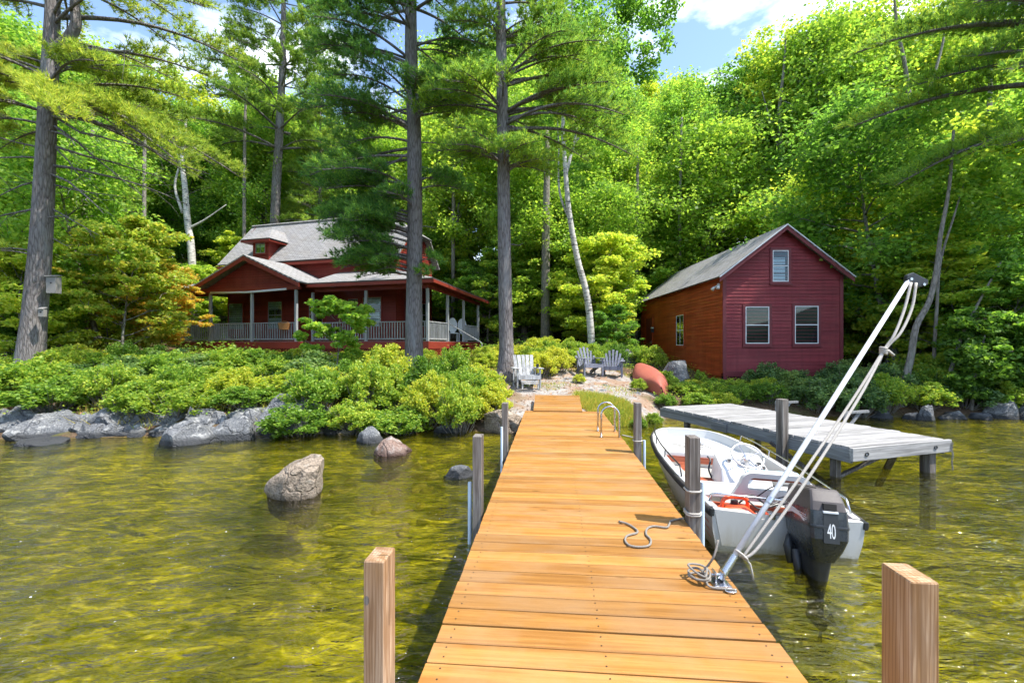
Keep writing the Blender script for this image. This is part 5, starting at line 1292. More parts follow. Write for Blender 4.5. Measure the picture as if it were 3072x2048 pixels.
# left foreground pine
t0 = TP(64, 862, 13.0); t0.z = gz(t0.x, t0.y) - .1
trunkA = [t0, TP(78, 740, 13), TP(94, 560, 13), TP(104, 380, 13), TP(111, 220, 13), TP(120, 60, 13), TP(124, -120, 13), TP(128, -300, 13)]
zA = lambda y: TP(0, y, 13).z
brA = [(zA(230), -12, 4.6, -.50, .30), (zA(235), 14, 4.9, -.36, .34), (zA(250), -40, 3.6, -.40, .35), (zA(225), 40, 4.0, -.25, .35), (zA(190), -25, 2.6, -.05, .25), (zA(205), 8, 3.4, .02, .3), (zA(210), 190, 2.4, .05, .15), (zA(150), 170, 2.2, .10, .15), (zA(180), 215, 2.6, .0, .2), (zA(260), 200, 2.2, -.10, .25), (zA(300), 165, 2.4, -.15, .3), (zA(110), 20, 3.8, .0, .4), (zA(60), -15, 3.0, .12, .5), (zA(40), 12, 4.8, -.14, .6), (zA(0), -5, 4.6, -.12, .6), (zA(580), 200, 1.3, -.10, .35), (zA(590), 250, 1.2, -.1, .4), (zA(130), 80, 3.0, .0, .3), (zA(80), 110, 3.0, .0, .3), (zA(20), 180, 3.0, .1, .3)]
brA += whorls(21, zA(-40), zA(-300), 3.6, 1.6, .7, .0, .3, 5, .3)
deadA = [(zA(480), 182, 2.2, -.05), (zA(470), 0, 1.6, -.3), (zA(380), 3, 3.6, -.15), (zA(395), -8, 2.8, -.45), (zA(330), 5, 3.0, -.35), (zA(340), 185, 1.8, .05), (zA(360), 178, 1.9, -.1), (zA(300), -15, 2.4, -.3), (zA(280), 10, 3.2, -.45), (zA(420), 20, 1.8, -.2), (zA(500), -5, 1.0, .15), (zA(250), 0, 4.0, -.5), (zA(240), 15, 4.4, -.55), (zA(415), 190, 1.7, .0), (zA(540), 12, .7, -.1), (zA(320), 12, 1.6, -.9), (zA(265), -3, 3.2, -.3), (zA(258), 6, 3.6, -.4), (zA(160), 2, 3.0, .25), (zA(90), -6, 3.2, -.2)]
pA = pine('pine_tree', 101, trunkA, [.37, .28, .25, .225, .205, .175, .14, .11], brA, M['needle2'], 'big foreground pine at the far left with nest boxes and bare drooping branches', dead=deadA, fill=13, group='tall pines in front of the house')
el = MB().tube(smooth_path([tuple(TP(118, 118, 13) - t0), tuple(TP(150, 96, 12.95) - t0), tuple(TP(174, 60, 12.9) - t0), tuple(TP(172, 10, 12.9) - t0), tuple(TP(176, -60, 12.9) - t0)], 5), [.14] * 6 + list(np.linspace(.14, .09, 15)), 12).build('limb', M['pinebark'], pA, True); el['label'] = 'thick elbow shaped limb curving upwards'
for (x, y, wd, dp, h, lab) in ((124, 655, .24, .20, .46, 'larger grey wooden nest box high on the left pine trunk'), (98, 719, .13, .12, .20, 'small grey nest box low on the left pine trunk')):
    c = TP(x, y, 12.86 if wd > .2 else 12.70); o = empty('nest_box', c, R(8)); tag(o, lab, 'nest box', 'nest boxes on the left pine')
    MB().box(-wd / 2, wd / 2, -dp / 2, dp / 2, -h / 2, h / 2).build('box_body', M['box'], o)
    b = MB(); b.loft([[(x_ * 1.12, -dp * .72, h / 2 + .0), (x_ * 1.12, dp * .5, h / 2 + .05), (x_ * 1.12, dp * .5, h / 2 + .07), (x_ * 1.12, -dp * .72, h / 2 + .02)] for x_ in (-wd / 2, wd / 2)]); b.build('box_roof', M['box'], o)
    MB().tube([(0, -dp / 2 - .004, h * .12), (0, -dp / 2 + .01, h * .12)], .022, 12).build('entrance_hole', M['dark'], o)
# centre-left pine
zB = lambda y: TP(0, y, 15).z
t0 = TP(951, 810, 15); t0.z = gz(t0.x, t0.y) - .15
brB = [(zB(290), 186, 3.3, .10, .22), (zB(300), 215, 3.0, .06, .25), (zB(285), 160, 3.2, .10, .25), (zB(270), 8, 2.4, .10, .2), (zB(280), -30, 2.2, .08, .2), (zB(265), -75, 2.0, .10, .2), (zB(240), 200, 2.6, .12, .2), (zB(150), 178, 3.3, .12, .3), (zB(140), 205, 3.0, .15, .3), (zB(110), 0, 2.6, -.02, .3), (zB(60), 170, 2.8, .2, .3), (zB(100), 30, 2.6, .0, .35), (zB(70), 230, 2.4, .2, .25),
       (zB(360), 195, 3.2, -.30, .35), (zB(340), 170, 3.4, -.20, .35), (zB(430), 188, 3.1, -.04, .22), (zB(450), 205, 2.7, -.06, .25), (zB(460), 165, 2.8, -.05, .25), (zB(440), -10, 1.6, -.05, .25), (zB(480), 250, 1.6, .0, .25), (zB(410), 20, 1.6, -.1, .3), (zB(545), 188, 2.6, -.06, .22), (zB(560), 205, 2.4, -.04, .25), (zB(530), 170, 2.5, -.02, .25), (zB(590), 195, 1.9, -.10, .25), (zB(600), -20, .9, -.10, .3), (zB(615), 230, 1.4, -.06, .3), (zB(640), -60, .8, -.05, .3), (zB(570), 150, 2.0, -.05, .25)]
brB = [(zB(500), 180, 2.9, -.03, .2), (zB(515), 200, 2.7, -.04, .2), (zB(600), 182, 2.5, -.02, .22), (zB(625), 200, 2.2, .0, .25), (zB(575), 215, 2.2, -.03, .25), (zB(490), 160, 2.5, -.02, .25), (zB(535), 225, 2.2, -.02, .25)] + brB
brB += whorls(22, zB(20), zB(-420), 3.2, 1.3, .75, .08, .35, 5, .25)
pine('pine_tree', 102, [t0, TP(951, 700, 15), TP(953, 500, 15), TP(951, 300, 15), TP(944, 100, 15), TP(946, -150, 15), TP(948, -420, 15)], [.33, .26, .245, .23, .20, .15, .07], brB, M['needle'], 'tall pine trunk rising straight in front of the red house porch', dead=[(zB(330), 5, 1.6, .1), (zB(380), 20, 1.2, -.1), (zB(210), 190, 1.5, .1), (zB(520), 10, .7, .1), (zB(250), 175, 2.6, -.2), (zB(345), 185, 2.2, -.45)], group='tall pines in front of the house', twig=.95, fill=36)
# centre pine beside the chair
zC = lambda y: TP(0, y, 13.8).z
t0 = TP(1163, 868, 13.8); t0.z = gz(t0.x, t0.y) - .15
brC = [(zC(375), 190, 2.0, .10, .2), (zC(380), 215, 1.8, .06, .2), (zC(370), 150, 1.8, .1, .2), (zC(385), -15, 1.6, .02, .2), (zC(378), -60, 1.5, .04, .2), (zC(380), 25, 1.8, .0, .25), (zC(300), 5, 4.0, -.16, .45), (zC(290), -18, 3.6, -.10, .45), (zC(265), 3, 3.5, .02, .35), (zC(260), -25, 3.2, .06, .3), (zC(255), 28, 3.2, .04, .3), (zC(262), 178, 2.6, .05, .25), (zC(258), 205, 2.2, .05, .25), (zC(200), 2, 3.3, .10, .35), (zC(190), 25, 3.2, .12, .3), (zC(185), -22, 3.0, .12, .3), (zC(170), 185, 1.2, .1, .25), (zC(110), 12, 2.4, .10, .25), (zC(80), -10, 1.6, .12, .2), (zC(75), 190, 1.5, .1, .2), (zC(90), 260, 1.5, .1, .2), (zC(60), 60, 1.8, .1, .2), (zC(250), 240, 1.9, .06, .25), (zC(385), 270, 1.3, .04, .25)]
brC += whorls(23, zC(10), zC(-420), 2.8, 1.2, .75, .05, .35, 5, .25)
pC = pine('pine_tree', 103, [t0, TP(1163, 800, 13.8), TP(1159, 600, 13.8), TP(1156, 350, 13.8), TP(1152, 150, 13.8), TP(1150, -60, 13.8), TP(1150, -420, 13.8)], [.36, .22, .20, .185, .165, .13, .06], brC, M['needle'], 'tall straight pine beside the grey chair at the head of the dock', dead=[(zC(330), 185, 1.2, -.1), (zC(560), 10, .5, -.1)], fill=24, group='tall pines in front of the house')
for k, a in enumerate((200, 235, 160, 320)):
    MB().tube([(.12 * math.cos(R(a)), .12 * math.sin(R(a)), .50), (.32 * math.cos(R(a)), .32 * math.sin(R(a)), .22), (.62 * math.cos(R(a)), .62 * math.sin(R(a)), .06), (.95 * math.cos(R(a)), .95 * math.sin(R(a)), -.02)], [.12, .11, .08, .03], 8).build('root', M['pinebark'], pC, True)
# pine behind the house roof
zD = lambda y: TP(0, y, 30).z
t0 = TP(632, 640, 30); t0.z = gz(t0.x, t0.y) - .2
brD = whorls(24, zD(345), zD(-120), 5.0, 2.6, 1.3, -.06, .32, 5, .30)
pine('pine_tree', 104, [t0, TP(632, 500, 30), TP(642, 300, 30), TP(650, 120, 30), TP(652, -60, 30), TP(654, -140, 30)], [.34, .30, .25, .19, .10, .04], brD, M['needle2'], 'pine with flat tiers of needles standing behind the left end of the house', per=10, ln=.28, w=.04, group='pines rising out of the wood', twig=1.6, tuft=.2)
# right pine, trunk outside the frame, branches reaching in
gx, gy = 16.2, 12.2; t0 = Vector((gx, gy, gz(gx, gy) - .1)); zG = lambda y: TP(0, y, 11.5).z
brG = [(zG(150), 176, 6.6, -.14, .35), (zG(60), 182, 6.4, -.02, .35), (zG(240), 172, 5.4, -.30, .4), (zG(20), 168, 6.2, .02, .35), (zG(110), 195, 5.0, -.1, .35), (zG(-20), 185, 6.0, .02, .3), (zG(320), 186, 3.8, -.05, .3)] + [(z, a, l, s, f) for (z, a, l, s, f) in whorls(25, zG(-60), 17, 4.6, 1.8, .8, .0, .3, 5, .3)]
pine('pine_tree', 105, [t0, t0 + Vector((0, 0, 4)), t0 + Vector((.1, 0, 9)), t0 + Vector((.1, 0, 18))], [.34, .28, .22, .05], brG, M['needle'], 'pine beyond the right edge whose dark boughs reach in at the upper right', fill=7, group='pines rising out of the wood')

# pine variants copied into the wood
def pine_var(seed, H):
    o = pine('pine_tree', seed, [Vector((0, 0, 0)), Vector((.1, 0, H * .4)), Vector((.0, .1, H))], [.26, .2, .03], whorls(seed, H * .38, H * .98, 3.6, .9, .95, -.1, .35, 6, .22), M['needle2' if seed % 2 else 'needle'], 'tall pine standing deep in the wood', per=7, ln=.30, w=.042, twig=1.5, tuft=.25)
    tm, cm = [c.data for c in bpy.data.objects if c.parent == o]
    res = [c for c in bpy.data.objects if c.parent == o]
    t_ = [c.data for c in res if c.name.startswith('trunk')][0]; c_ = [c.data for c in res if c.name.startswith('crown')][0]
    for c in res: bpy.data.objects.remove(c)
    bpy.data.objects.remove(o); return (t_, c_, H)
VAR['pine'] = [pine_var(61, 19), pine_var(62, 17)]

# ------------------------------------------------------------------ distinct broadleaf trees
def custom_tree(name, pts, radii, clumps, per, leaf, lmat, bark, label, group=None, extra=(), flat=.55, seed=0):
    r = np.random.RandomState(seed); T = [Vector(p) for p in pts]; o = empty(name, T[0]); tag(o, label, 'tree', group)
    sp = smooth_path([p - T[0] for p in T], 4); b = MB().tube(sp, list(np.interp(np.linspace(0, 1, len(sp)), np.linspace(0, 1, len(radii)), radii)), 10)
    for q, r0, r1 in extra:
        sq = smooth_path([Vector(p) - T[0] for p in q], 4); b.tube(sq, list(np.linspace(r0, r1, len(sq))), 7)
    b.build('trunk', bark, o, True)
    C, RD = [], []
    for c, rad, n in clumps:
        for k in range(n):
            u = r.normal(size=3); u /= np.linalg.norm(u); u[2] *= .8
            C.append(np.array(Vector(c) - T[0]) + u * rad * r.uniform(.2, 1) ** .6); RD.append(rad * r.uniform(.22, .42))
    if C:
        link('crown', faces_mesh('crown', clump_leaves(r, np.array(C), np.array(RD), per, leaf, flat), lmat), o)
    return o
BY = 20.0
custom_tree('birch_tree', [Vector((*TP(1362, 770, BY)[:2], gz(*TP(1362, 770, BY)[:2]) - .1)), TP(1350, 690, BY), TP(1325, 590, BY), TP(1306, 480, BY), TP(1298, 380, BY), TP(1293, 290, BY), TP(1300, 200, BY), TP(1310, 60, BY), TP(1320, -80, BY)], [.17, .15, .135, .12, .10, .085, .07, .045, .025],
    [(TP(1330, 90, BY), 2.2, 26), (TP(1420, 60, BY + 1), 2.0, 26), (TP(1480, 110, BY), 1.5, 18), (TP(1260, 40, BY), 1.9, 20), (TP(1380, -30, BY), 2.4, 26), (TP(1500, 20, BY), 1.5, 18), (TP(1390, 230, BY), 1.6, 14), (TP(1270, 230, BY + .5), 1.4, 12), (TP(1420, 320, BY + .6), 1.3, 10), (TP(1345, 400, BY + 1), 1.2, 8)], 85, .16, M['leaf2'], M['birch'], 'leaning white birch between the tall pine and the cabin', None,
    [([TP(1300, 400, BY), TP(1318, 330, BY + .2), TP(1330, 270, BY + .3), TP(1350, 170, BY + .4)], .08, .03), ([TP(1310, 510, BY), TP(1285, 440, BY + .3), TP(1283, 330, BY + .5), TP(1278, 240, BY + .5)], .06, .02), ([TP(1320, 330, BY), TP(1355, 280, BY), TP(1420, 200, BY)], .05, .02)], seed=41)
EYb = 27.0
custom_tree('birch_tree', [Vector((*TP(448, 640, EYb)[:2], gz(*TP(448, 640, EYb)[:2]) - .1)), TP(440, 580, EYb), TP(431, 510, EYb), TP(425, 430, EYb), TP(418, 370, EYb), TP(424, 320, EYb), TP(430, 240, EYb)], [.22, .20, .18, .15, .12, .09, .04], [(TP(440, 210, EYb), 1.8, 16), (TP(400, 230, EYb), 1.6, 12)], 70, .19, M['leaf'], M['birch'], 'pale crooked birch stem left of the house roof', None,
    [([TP(420, 490, EYb), TP(402, 430, EYb), TP(412, 375, EYb), TP(400, 330, EYb)], .09, .03), ([TP(433, 525, EYb), TP(470, 505, EYb), TP(520, 470, EYb)], .08, .02)], seed=42)
def leaner(pts, r0, Y, label, clumps=(), seed=0, mat='leaf2', per=80, leaf=.13):
    q = [TP(x, y, Y) for x, y in pts]; q[0].z = gz(q[0].x, q[0].y) - .1
    return custom_tree('sapling_tree', q, list(np.linspace(r0, r0 * .35, len(q))), [(TP(x, y, Y + dy), rad, n) for x, y, dy, rad, n in clumps], per, leaf, M[mat], M['bark'], label, 'slender trees on the right bank', seed=seed)
leaner([(2064, 905), (2090, 830), (2104, 750), (2135, 690), (2152, 610), (2160, 540), (2180, 430), (2190, 300)], .10, 13.2, 'grey crooked trunk leaning over the right bank, nearest the cabin', [(2200, 380, .5, 1.3, 20), (2150, 300, .8, 1.4, 20), (2260, 450, .3, 1.2, 18), (2110, 430, 1.0, 1.0, 14)], 51)
leaner([(2142, 890), (2146, 800), (2152, 700), (2160, 600), (2190, 500), (2220, 400)], .055, 13.4, 'thin upright grey stem behind the crooked trunk on the right bank', [(2230, 430, .6, 1.1, 16), (2180, 560, 1.2, .9, 12)], 52)
leaner([(2160, 900), (2190, 830), (2214, 760), (2250, 690), (2300, 600)], .06, 12.9, 'thin grey stem slanting right over the water on the right bank', [(2310, 620, .4, 1.0, 18), (2290, 520, .6, 1.1, 18)], 53)
leaner([(2230, 930), (2238, 880), (2250, 830), (2262, 770)], .05, 12.3, 'low maple bush hanging over the dark water at the right shore', [(2250, 830, 0, .75, 22), (2290, 880, .1, .6, 18), (2210, 890, .1, .6, 16), (2250, 760, .3, .8, 20), (2320, 800, .3, .8, 20), (2190, 800, .5, .6, 12), (2180, 890, 0, .5, 14), (2290, 920, -.1, .45, 14), (2345, 890, .1, .6, 16)], 54, 'shrub', 95, .115)
# sapling in front of the porch
plant_tree('maple_sapling', VAR['sap'][0], *(lambda p: (p.x, p.y))(TP(775, 820, 14.2)), 2.5, 'young bright green maple sapling in front of the porch railing', None, 1.0, 1.05)
# forked maple behind the cabin and the gold tipped maples left of the house
FY = 24.0
custom_tree('maple_tree', [Vector((*TP(2106, 560, FY)[:2], gz(*TP(2106, 560, FY)[:2]) - .2)), TP(2106, 450, FY), TP(2104, 350, FY), TP(2092, 260, FY), TP(2078, 150, FY), TP(2060, 60, FY), TP(2050, -60, FY)], [.22, .19, .17, .13, .10, .07, .04],
    [(TP(2040, 60, FY + 1.7), 2.6, 34), (TP(2150, 40, FY + 1.7), 2.6, 34), (TP(2100, 180, FY + 2.5), 2.2, 26), (TP(2200, 150, FY + 1.7), 2.2, 26), (TP(2010, 200, FY + 1.7), 2.0, 22), (TP(2240, 290, FY + 1.7), 2.2, 22), (TP(2000, 330, FY + 1.7), 1.9, 18), (TP(2160, -80, FY + 1.7), 2.5, 26), (TP(2170, 380, FY + 2.7), 1.8, 16)], 55, .19, M['leaf'], M['bark'], 'tall maple with forked grey trunk behind the right end of the cabin', None, [([TP(2104, 350, FY), TP(2125, 260, FY), TP(2140, 190, FY), TP(2165, 100, FY), TP(2180, -20, FY)], .14, .03)], seed=43)
FY = 25.9
custom_tree('maple_tree', [Vector((*TP(1803, 600, FY)[:2], gz(*TP(1803, 600, FY)[:2]) - .2)), TP(1801, 480, FY), TP(1795, 370, FY), TP(1790, 260, FY), TP(1800, 160, FY), TP(1805, 80, FY)], [.17, .15, .13, .10, .07, .03],
    [(TP(1790, 110, FY + 1.5), 2.0, 26), (TP(1745, 190, FY + 1.5), 1.7, 20), (TP(1850, 150, FY + 1.5), 1.9, 22), (TP(1790, 260, FY + 1.5), 2.2, 26), (TP(1720, 330, FY + 1.5), 1.9, 22), (TP(1880, 300, FY + 1.5), 2.0, 22), (TP(1800, 400, FY + 2.3), 2.0, 18), (TP(1700, 430, FY + 1.5), 1.8, 18), (TP(1905, 420, FY + 1.5), 1.8, 18)], 55, .20, M['leaf'], M['bark'], 'bright maple whose slim trunk rises straight above the cabin ridge', None, [([TP(1795, 370, FY), TP(1770, 280, FY), TP(1750, 210, FY)], .06, .02), ([TP(1801, 480, FY), TP(1815, 420, FY + .2), TP(1818, 330, FY + .2), TP(1830, 230, FY + .2)], .09, .03)], seed=44)
for i, (x, y, H, lab) in enumerate(((285, 790, 5.6, 'gold and green maple left of the porch, the larger of two'), (368, 780, 4.2, 'gold tipped young maple touching the left end of the porch'))):
    p = TP(x, y, 17.5 + i * 2.0); plant_tree('maple_tree', VAR['gold'][0], p.x, p.y, H, lab, 'gold tipped maples left of the house', 1.3 + i * 2.2)

# ------------------------------------------------------------------ the wood
SKX = [-600, 0, 250, 300, 340, 420, 480, 520, 700, 760, 840, 900, 1000, 1440, 1480, 1560, 1620, 1690, 1720, 1780, 1880, 1950, 2100, 2352, 3000]
SKY = [60, 40, 90, 170, 210, 200, 210, 170, 190, 220, 220, 170, 60, 40, 170, 190, 140, 130, 80, 60, 50, 30, 0, -40, -60]
def skyline(x): return float(np.interp(x, SKX, SKY))
def blocked(x, y, m=0.0):
    dx, dy = x + 3.5, y - 19.0; c, s = math.cos(R(16)), math.sin(R(16)); u = dx * c - dy * s; v = dx * s + dy * c
    if -15.2 - m < u < 2.6 + m and -2.5 - m < v < 7.2 + m: return True
    if 6.3 - m < x < 12.2 + m and 13.5 < y < 25.9 + m * .5: return True
    if 1.8 - m < x < 6.6 + m and 29.8 < y < 34.5 + m * .3: return True
    return False
rw = random.Random(12)
LMX = [130, 300, 470, 640, 800, 930, 1150, 1290, 1450, 1650, 1830, 1990, 2180]
LMN = ['behind the nest box pine', 'left of the gold maples', 'by the left end of the porch', 'above the dormer', 'over the house roof', 'left of the pine before the porch', 'between the two tall pine trunks', 'left of the leaning birch', 'right of the leaning birch', 'left of the cabin roof', 'over the cabin ridge', 'by the right eave of the cabin', 'above the crooked right bank trunk', 'at the far right edge']
def region(x, y):
    px = (CX + FPX * x / y) / D_
    k = sum(px > a for a in LMX); d_ = 'front' if y < 27 else 'middle' if y < 36 else 'back'
    return (LMN[k], 'trees ' + LMN[k], d_)
placed = []
for Y0, sp in ((28, 5.6), (31, 5.0), (35, 5.2), (41, 5.6), (49, 6.4), (58, 7.5)):
    x = -1.25 * Y0 - 4
    while x < 1.25 * Y0 + 4:
        xx = x + rw.uniform(-.8, .8); yy = Y0 + rw.uniform(-1.4, 1.4); x += sp * rw.uniform(.8, 1.2)
        if blocked(xx, yy, 1.3): continue
        px = (CX + FPX * xx / yy) / D_
        yt = max(skyline(px - 60), skyline(px), skyline(px + 60)) + rw.uniform(0, 150) * (1.0 if Y0 < 40 else .6)
        Ht = EYE + (791 - yt) * D_ / FPX * yy - gz(xx, yy)
        loc, grp, dp_ = region(xx, yy); rr_ = rw.random()
        if Ht > 27: Ht = 27 - rw.uniform(0, 3)
        if rr_ < .17: v = rw.choice(VAR['pine']); nm = 'pine_tree'; lab = 'needled pine in the ' + dp_ + ' of the wood ' + loc
        elif Ht > 13: k = rw.randrange(3); v = VAR['tall'][k]; nm = 'maple_tree' if k < 2 else 'birch_tree'; lab = ('tall green tree in the ', 'dark green tree in the ', 'white stemmed birch in the ')[k] + dp_ + ' of the wood ' + loc
        else: v = rw.choice(VAR['mid']); nm = 'maple_tree'; lab = 'medium green tree in the ' + dp_ + ' of the wood ' + loc
        plant_tree(nm, v, xx, yy, Ht, lab, grp, rw.uniform(0, 6.28), rw.uniform(.9, 1.1) * min(1.0, (18 / Ht) ** .25))
# medium trees and understory filling the edge of the wood
for (x0, x1, y0, y1, n, hs, kind) in ((-30, -15.5, 17, 24, 9, (7, 10), 'mid'), (-24, -16.5, 15, 20, 8, (3.0, 5.0), 'low'), (-28, -16, 21, 30, 12, (4, 6), 'low'), (-12, 3, 26.5, 31, 10, (4, 6.5), 'low'), (-1.5, 5.6, 22.5, 30, 9, (3.5, 6), 'low'), (3.6, 4.6, 20, 24, 2, (2.2, 3.2), 'low'),
                                       (12.6, 22, 14.2, 24, 13, (4.5, 6.5), 'low'), (12.4, 24, 16, 26, 8, (8, 11), 'mid'), (3.5, 14, 28.5, 32, 9, (6, 10), 'mid'), (4, 13, 27.5, 30, 6, (4, 6), 'low'), (13, 17.5, 12.6, 14.5, 5, (2.5, 4.0), 'low'), (0, 5, 25, 29, 3, (8, 10), 'mid'), (-30, 34, 38, 46, 22, (6, 9), 'mid')):
    c = 0; tries = 0
    while c < n and tries < 400:
        tries += 1; x, y = rw.uniform(x0, x1), rw.uniform(y0, y1)
        if (y < 31 and .088 < x / y < .165) or blocked(x, y, 1.5 if kind == 'low' and x > 0 else .6 if kind == 'low' else 1.2) or any((x - a) ** 2 + (y - b_) ** 2 < (1.5 if kind == 'low' else 5) for a, b_, k_ in placed if k_ == kind): continue
        placed.append((x, y, kind)); c += 1; loc, grp, dp_ = region(x, y)
        if kind == 'low':
            Hs = rw.uniform(*hs); plant_tree('understory_tree', rw.choice(VAR['low']), x, y, Hs, ('small', 'mid sized', 'taller')[min(2, int((Hs - hs[0]) / (hs[1] - hs[0]) * 3))] + ' bushy sapling, ' + dp_ + ' of the wood ' + loc, 'saplings, ' + grp, rw.uniform(0, 6.28), rw.uniform(.95, 1.25))
        else: plant_tree('maple_tree', rw.choice(VAR['mid']), x, y, rw.uniform(*hs), 'mid height tree, ' + dp_ + ' of the wood ' + loc, 'edge trees, ' + grp, rw.uniform(0, 6.28), rw.uniform(.95, 1.15))
# bare trunks seen in front of the leaves
for (x, y, Y, top_, r0, lab) in ((1965, 600, 25.5, 200, .09, 'slim grey stem showing in the leaves right of the cabin ridge'), (2290, 640, 20.5, 260, .10, 'slim pale stem high in the leaves at the right edge'), (1560, 640, 26.5, 270, .11, 'slim grey trunk between the leaning birch and the cabin'), (1460, 700, 26, 330, .13, 'dark slim trunk right of the leaning birch'), (1040, 600, 28, 260, .13, 'slim trunk showing between the two tall pines'), (330, 560, 23, 180, .10, 'thin grey trunk above the gold maples'), (560, 470, 29, 200, .12, 'slim grey trunk left of the pine behind the house'), (2030, 480, 25, 150, .08, 'thin twin stem left of the forked maple'), (190, 810, 19.5, 330, .17, 'bare grey trunk among the maples left of the house'), (208, 700, 24, 250, .14, 'slim dark trunk behind the gold maples at the left'), (1252, 760, 24.5, 300, .26, 'thick rough trunk in the shade behind the steps of the house'), (2270, 560, 21, 100, .13, 'slim leaning trunk in the wood at the right edge'), (172, 640, 22, 300, .12, 'slim grey trunk in the wood behind the left pine')):
    q = [TP(x, y, Y), TP(x + 2, (y + top_) / 2, Y), TP(x + 6, top_, Y)]; q[0].z = gz(q[0].x, q[0].y) - .1
    custom_tree('tree_trunk', q, [r0, r0 * .8, r0 * .5], [(q[-1], 1.6, 12)], 60, .17, M['leaf2'], M['bark'], lab, None, seed=int(x))

# ------------------------------------------------------------------ shrubs
def shrub_var(seed, mat, n=7500, l=.062):
    r = np.random.RandomState(seed); b = MB(); cs, rd = [], []
    for k in range(46):
        a = r.uniform(0, 6.28); rr = .62 * r.uniform(0, 1) ** .5; zt = .82 * (1 - (rr / .85) ** 2) * r.uniform(.72, 1.1) + .04
        p = np.array([rr * math.cos(a), rr * math.sin(a), zt]); q0 = np.array([rr * .25 * math.cos(a), rr * .25 * math.sin(a), -.05])
        b.tube([q0, q0 * .4 + p * .6 + r.normal(size=3) * .03 - np.array([0, 0, .06]), p], [.010, .006, .003], 4)
        cs.append(p); rd.append(r.uniform(.10, .17)); 
        for m in range(2): cs.append(p * r.uniform(.65, .95) + r.normal(size=3) * .07); rd.append(r.uniform(.08, .15))
    for k in range(7):                                  # bare twigs poking out
        a = r.uniform(0, 6.28); rr = r.uniform(.1, .6); b.tube([(rr * .5 * math.cos(a), rr * .5 * math.sin(a), .2), (rr * math.cos(a), rr * math.sin(a), .85 * (1 - rr * .6) + r.uniform(.05, .2))], [.006, .002], 3)
    cs = np.array(cs); cs[:, 2] = np.maximum(cs[:, 2], .08)
    per = n // len(cs)
    Q = clump_leaves(r, cs, np.array(rd), per, l, .75, -.15, .6)
    return b.mesh('stems', M['bark'], False), faces_mesh('foliage', Q, mat)
SHV = [shrub_var(71, M['shrub']), shrub_var(72, M['shrub']), shrub_var(73, M['shrub2']), shrub_var(74, M['shrub2']), shrub_var(75, M['shrubdark'], 6500, .07)]
def shrub(x, y, w, h, v, label, group, zoff=0):
    o = empty('shrub', (x, y, gz(x, y) - .03 + zoff), random.uniform(0, 6.28)); o.scale = (w / 1.35, w / 1.35, h / .85); tag(o, label, 'shrub', group)
    link('stems', SHV[v][0], o); link('foliage', SHV[v][1], o); return o
rsb = random.Random(31)
def scatter(n, xr, yf0, yf1, wr, hr, vs_, label, group, mind=.62):
    pts = []; t = 0
    while len(pts) < n and t < n * 60:
        t += 1; x = rsb.uniform(*xr); y0, y1 = yf0(x), yf1(x)
        if y1 <= y0: continue
        y = rsb.uniform(y0, y1)
        if any((x - a) ** 2 + (y - b_) ** 2 < mind ** 2 for a, b_ in pts): continue
        pts.append((x, y)); f_ = (y - y0) / (y1 - y0); g_ = (x - xr[0]) / (xr[1] - xr[0])
        shrub(x, y, rsb.uniform(*wr), rsb.uniform(*hr), rsb.choice(vs_), label + ', ' + ('lakeward', 'middle', 'uphill')[min(2, int(f_ * 3))] + ' ' + ('left', 'centre left', 'centre right', 'right')[min(3, int(g_ * 4))] + ' part', group)
sh = lambda x: float(np.interp(x, SHX, SHY))
scatter(74, (-15.5, -4.6), lambda x: sh(x) + (.65 if not -6.2 < x < -4.3 else 1.9), lambda x: min(16.2, 13.2 + (-4.6 - x) * .32), (1.2, 2.0), (.45, 1.0), (0, 0, 1, 1, 2, 4), 'low shrub in the broad thicket on the left bank', 'shrubs on the left bank', .88)
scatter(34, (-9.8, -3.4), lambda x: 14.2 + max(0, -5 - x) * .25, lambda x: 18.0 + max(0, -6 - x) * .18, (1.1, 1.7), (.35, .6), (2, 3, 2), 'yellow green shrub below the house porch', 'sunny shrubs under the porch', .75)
scatter(26, (-4.6, -1.0), lambda x: sh(x) - .05, lambda x: 12.6 - max(0, x + 3) * .4, (1.1, 1.7), (.6, 1.3), (0, 1, 0, 2), 'rounded green shrub in the clump by the dock', 'shrubs beside the dock', .68)
scatter(7, (-1.5, -.55), lambda x: sh(x) + .5, lambda x: 12.2, (.9, 1.3), (.55, .9), (3, 2), 'bright yellow shrub right of the dock clump', 'sunny shrubs beside the dock', .5)
scatter(7, (-1.15, -.25), lambda x: 16.5, lambda x: 21, (.9, 1.3), (.5, .8), (3, 2), 'yellow green shrub between the steps and tall pine', 'shrubs by the steps', .7)
scatter(20, (.5, 3.0), lambda x: 14.8 + (x > 1.9) * 2.0, lambda x: 20.0, (1.0, 1.6), (.6, 1.0), (3, 3, 2), 'sunny yellow green shrub behind the chairs', 'shrubs behind the chairs', .7)
scatter(9, (3.4, 5.6), lambda x: 17.3, lambda x: 21, (.9, 1.4), (.6, 1.0), (1, 3, 0), 'green shrub near the stone pile by the cabin', 'shrubs left of the cabin', .7)
scatter(17, (4.8, 7.8), lambda x: sh(x) + .4, lambda x: 14.6, (.8, 1.2), (.35, .6), (0, 3, 1), 'low leafy shrub in front of the cabin', 'shrubs in front of the cabin', .6)
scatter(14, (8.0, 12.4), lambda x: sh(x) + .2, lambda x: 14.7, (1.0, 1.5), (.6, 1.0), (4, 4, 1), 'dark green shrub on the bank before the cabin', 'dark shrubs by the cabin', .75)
scatter(16, (11.8, 17.5), lambda x: sh(x) + .3, lambda x: 15.5, (1.1, 1.7), (.7, 1.2), (0, 4, 1), 'shaded green shrub on the right hand bank', 'shrubs on the right bank', .8)
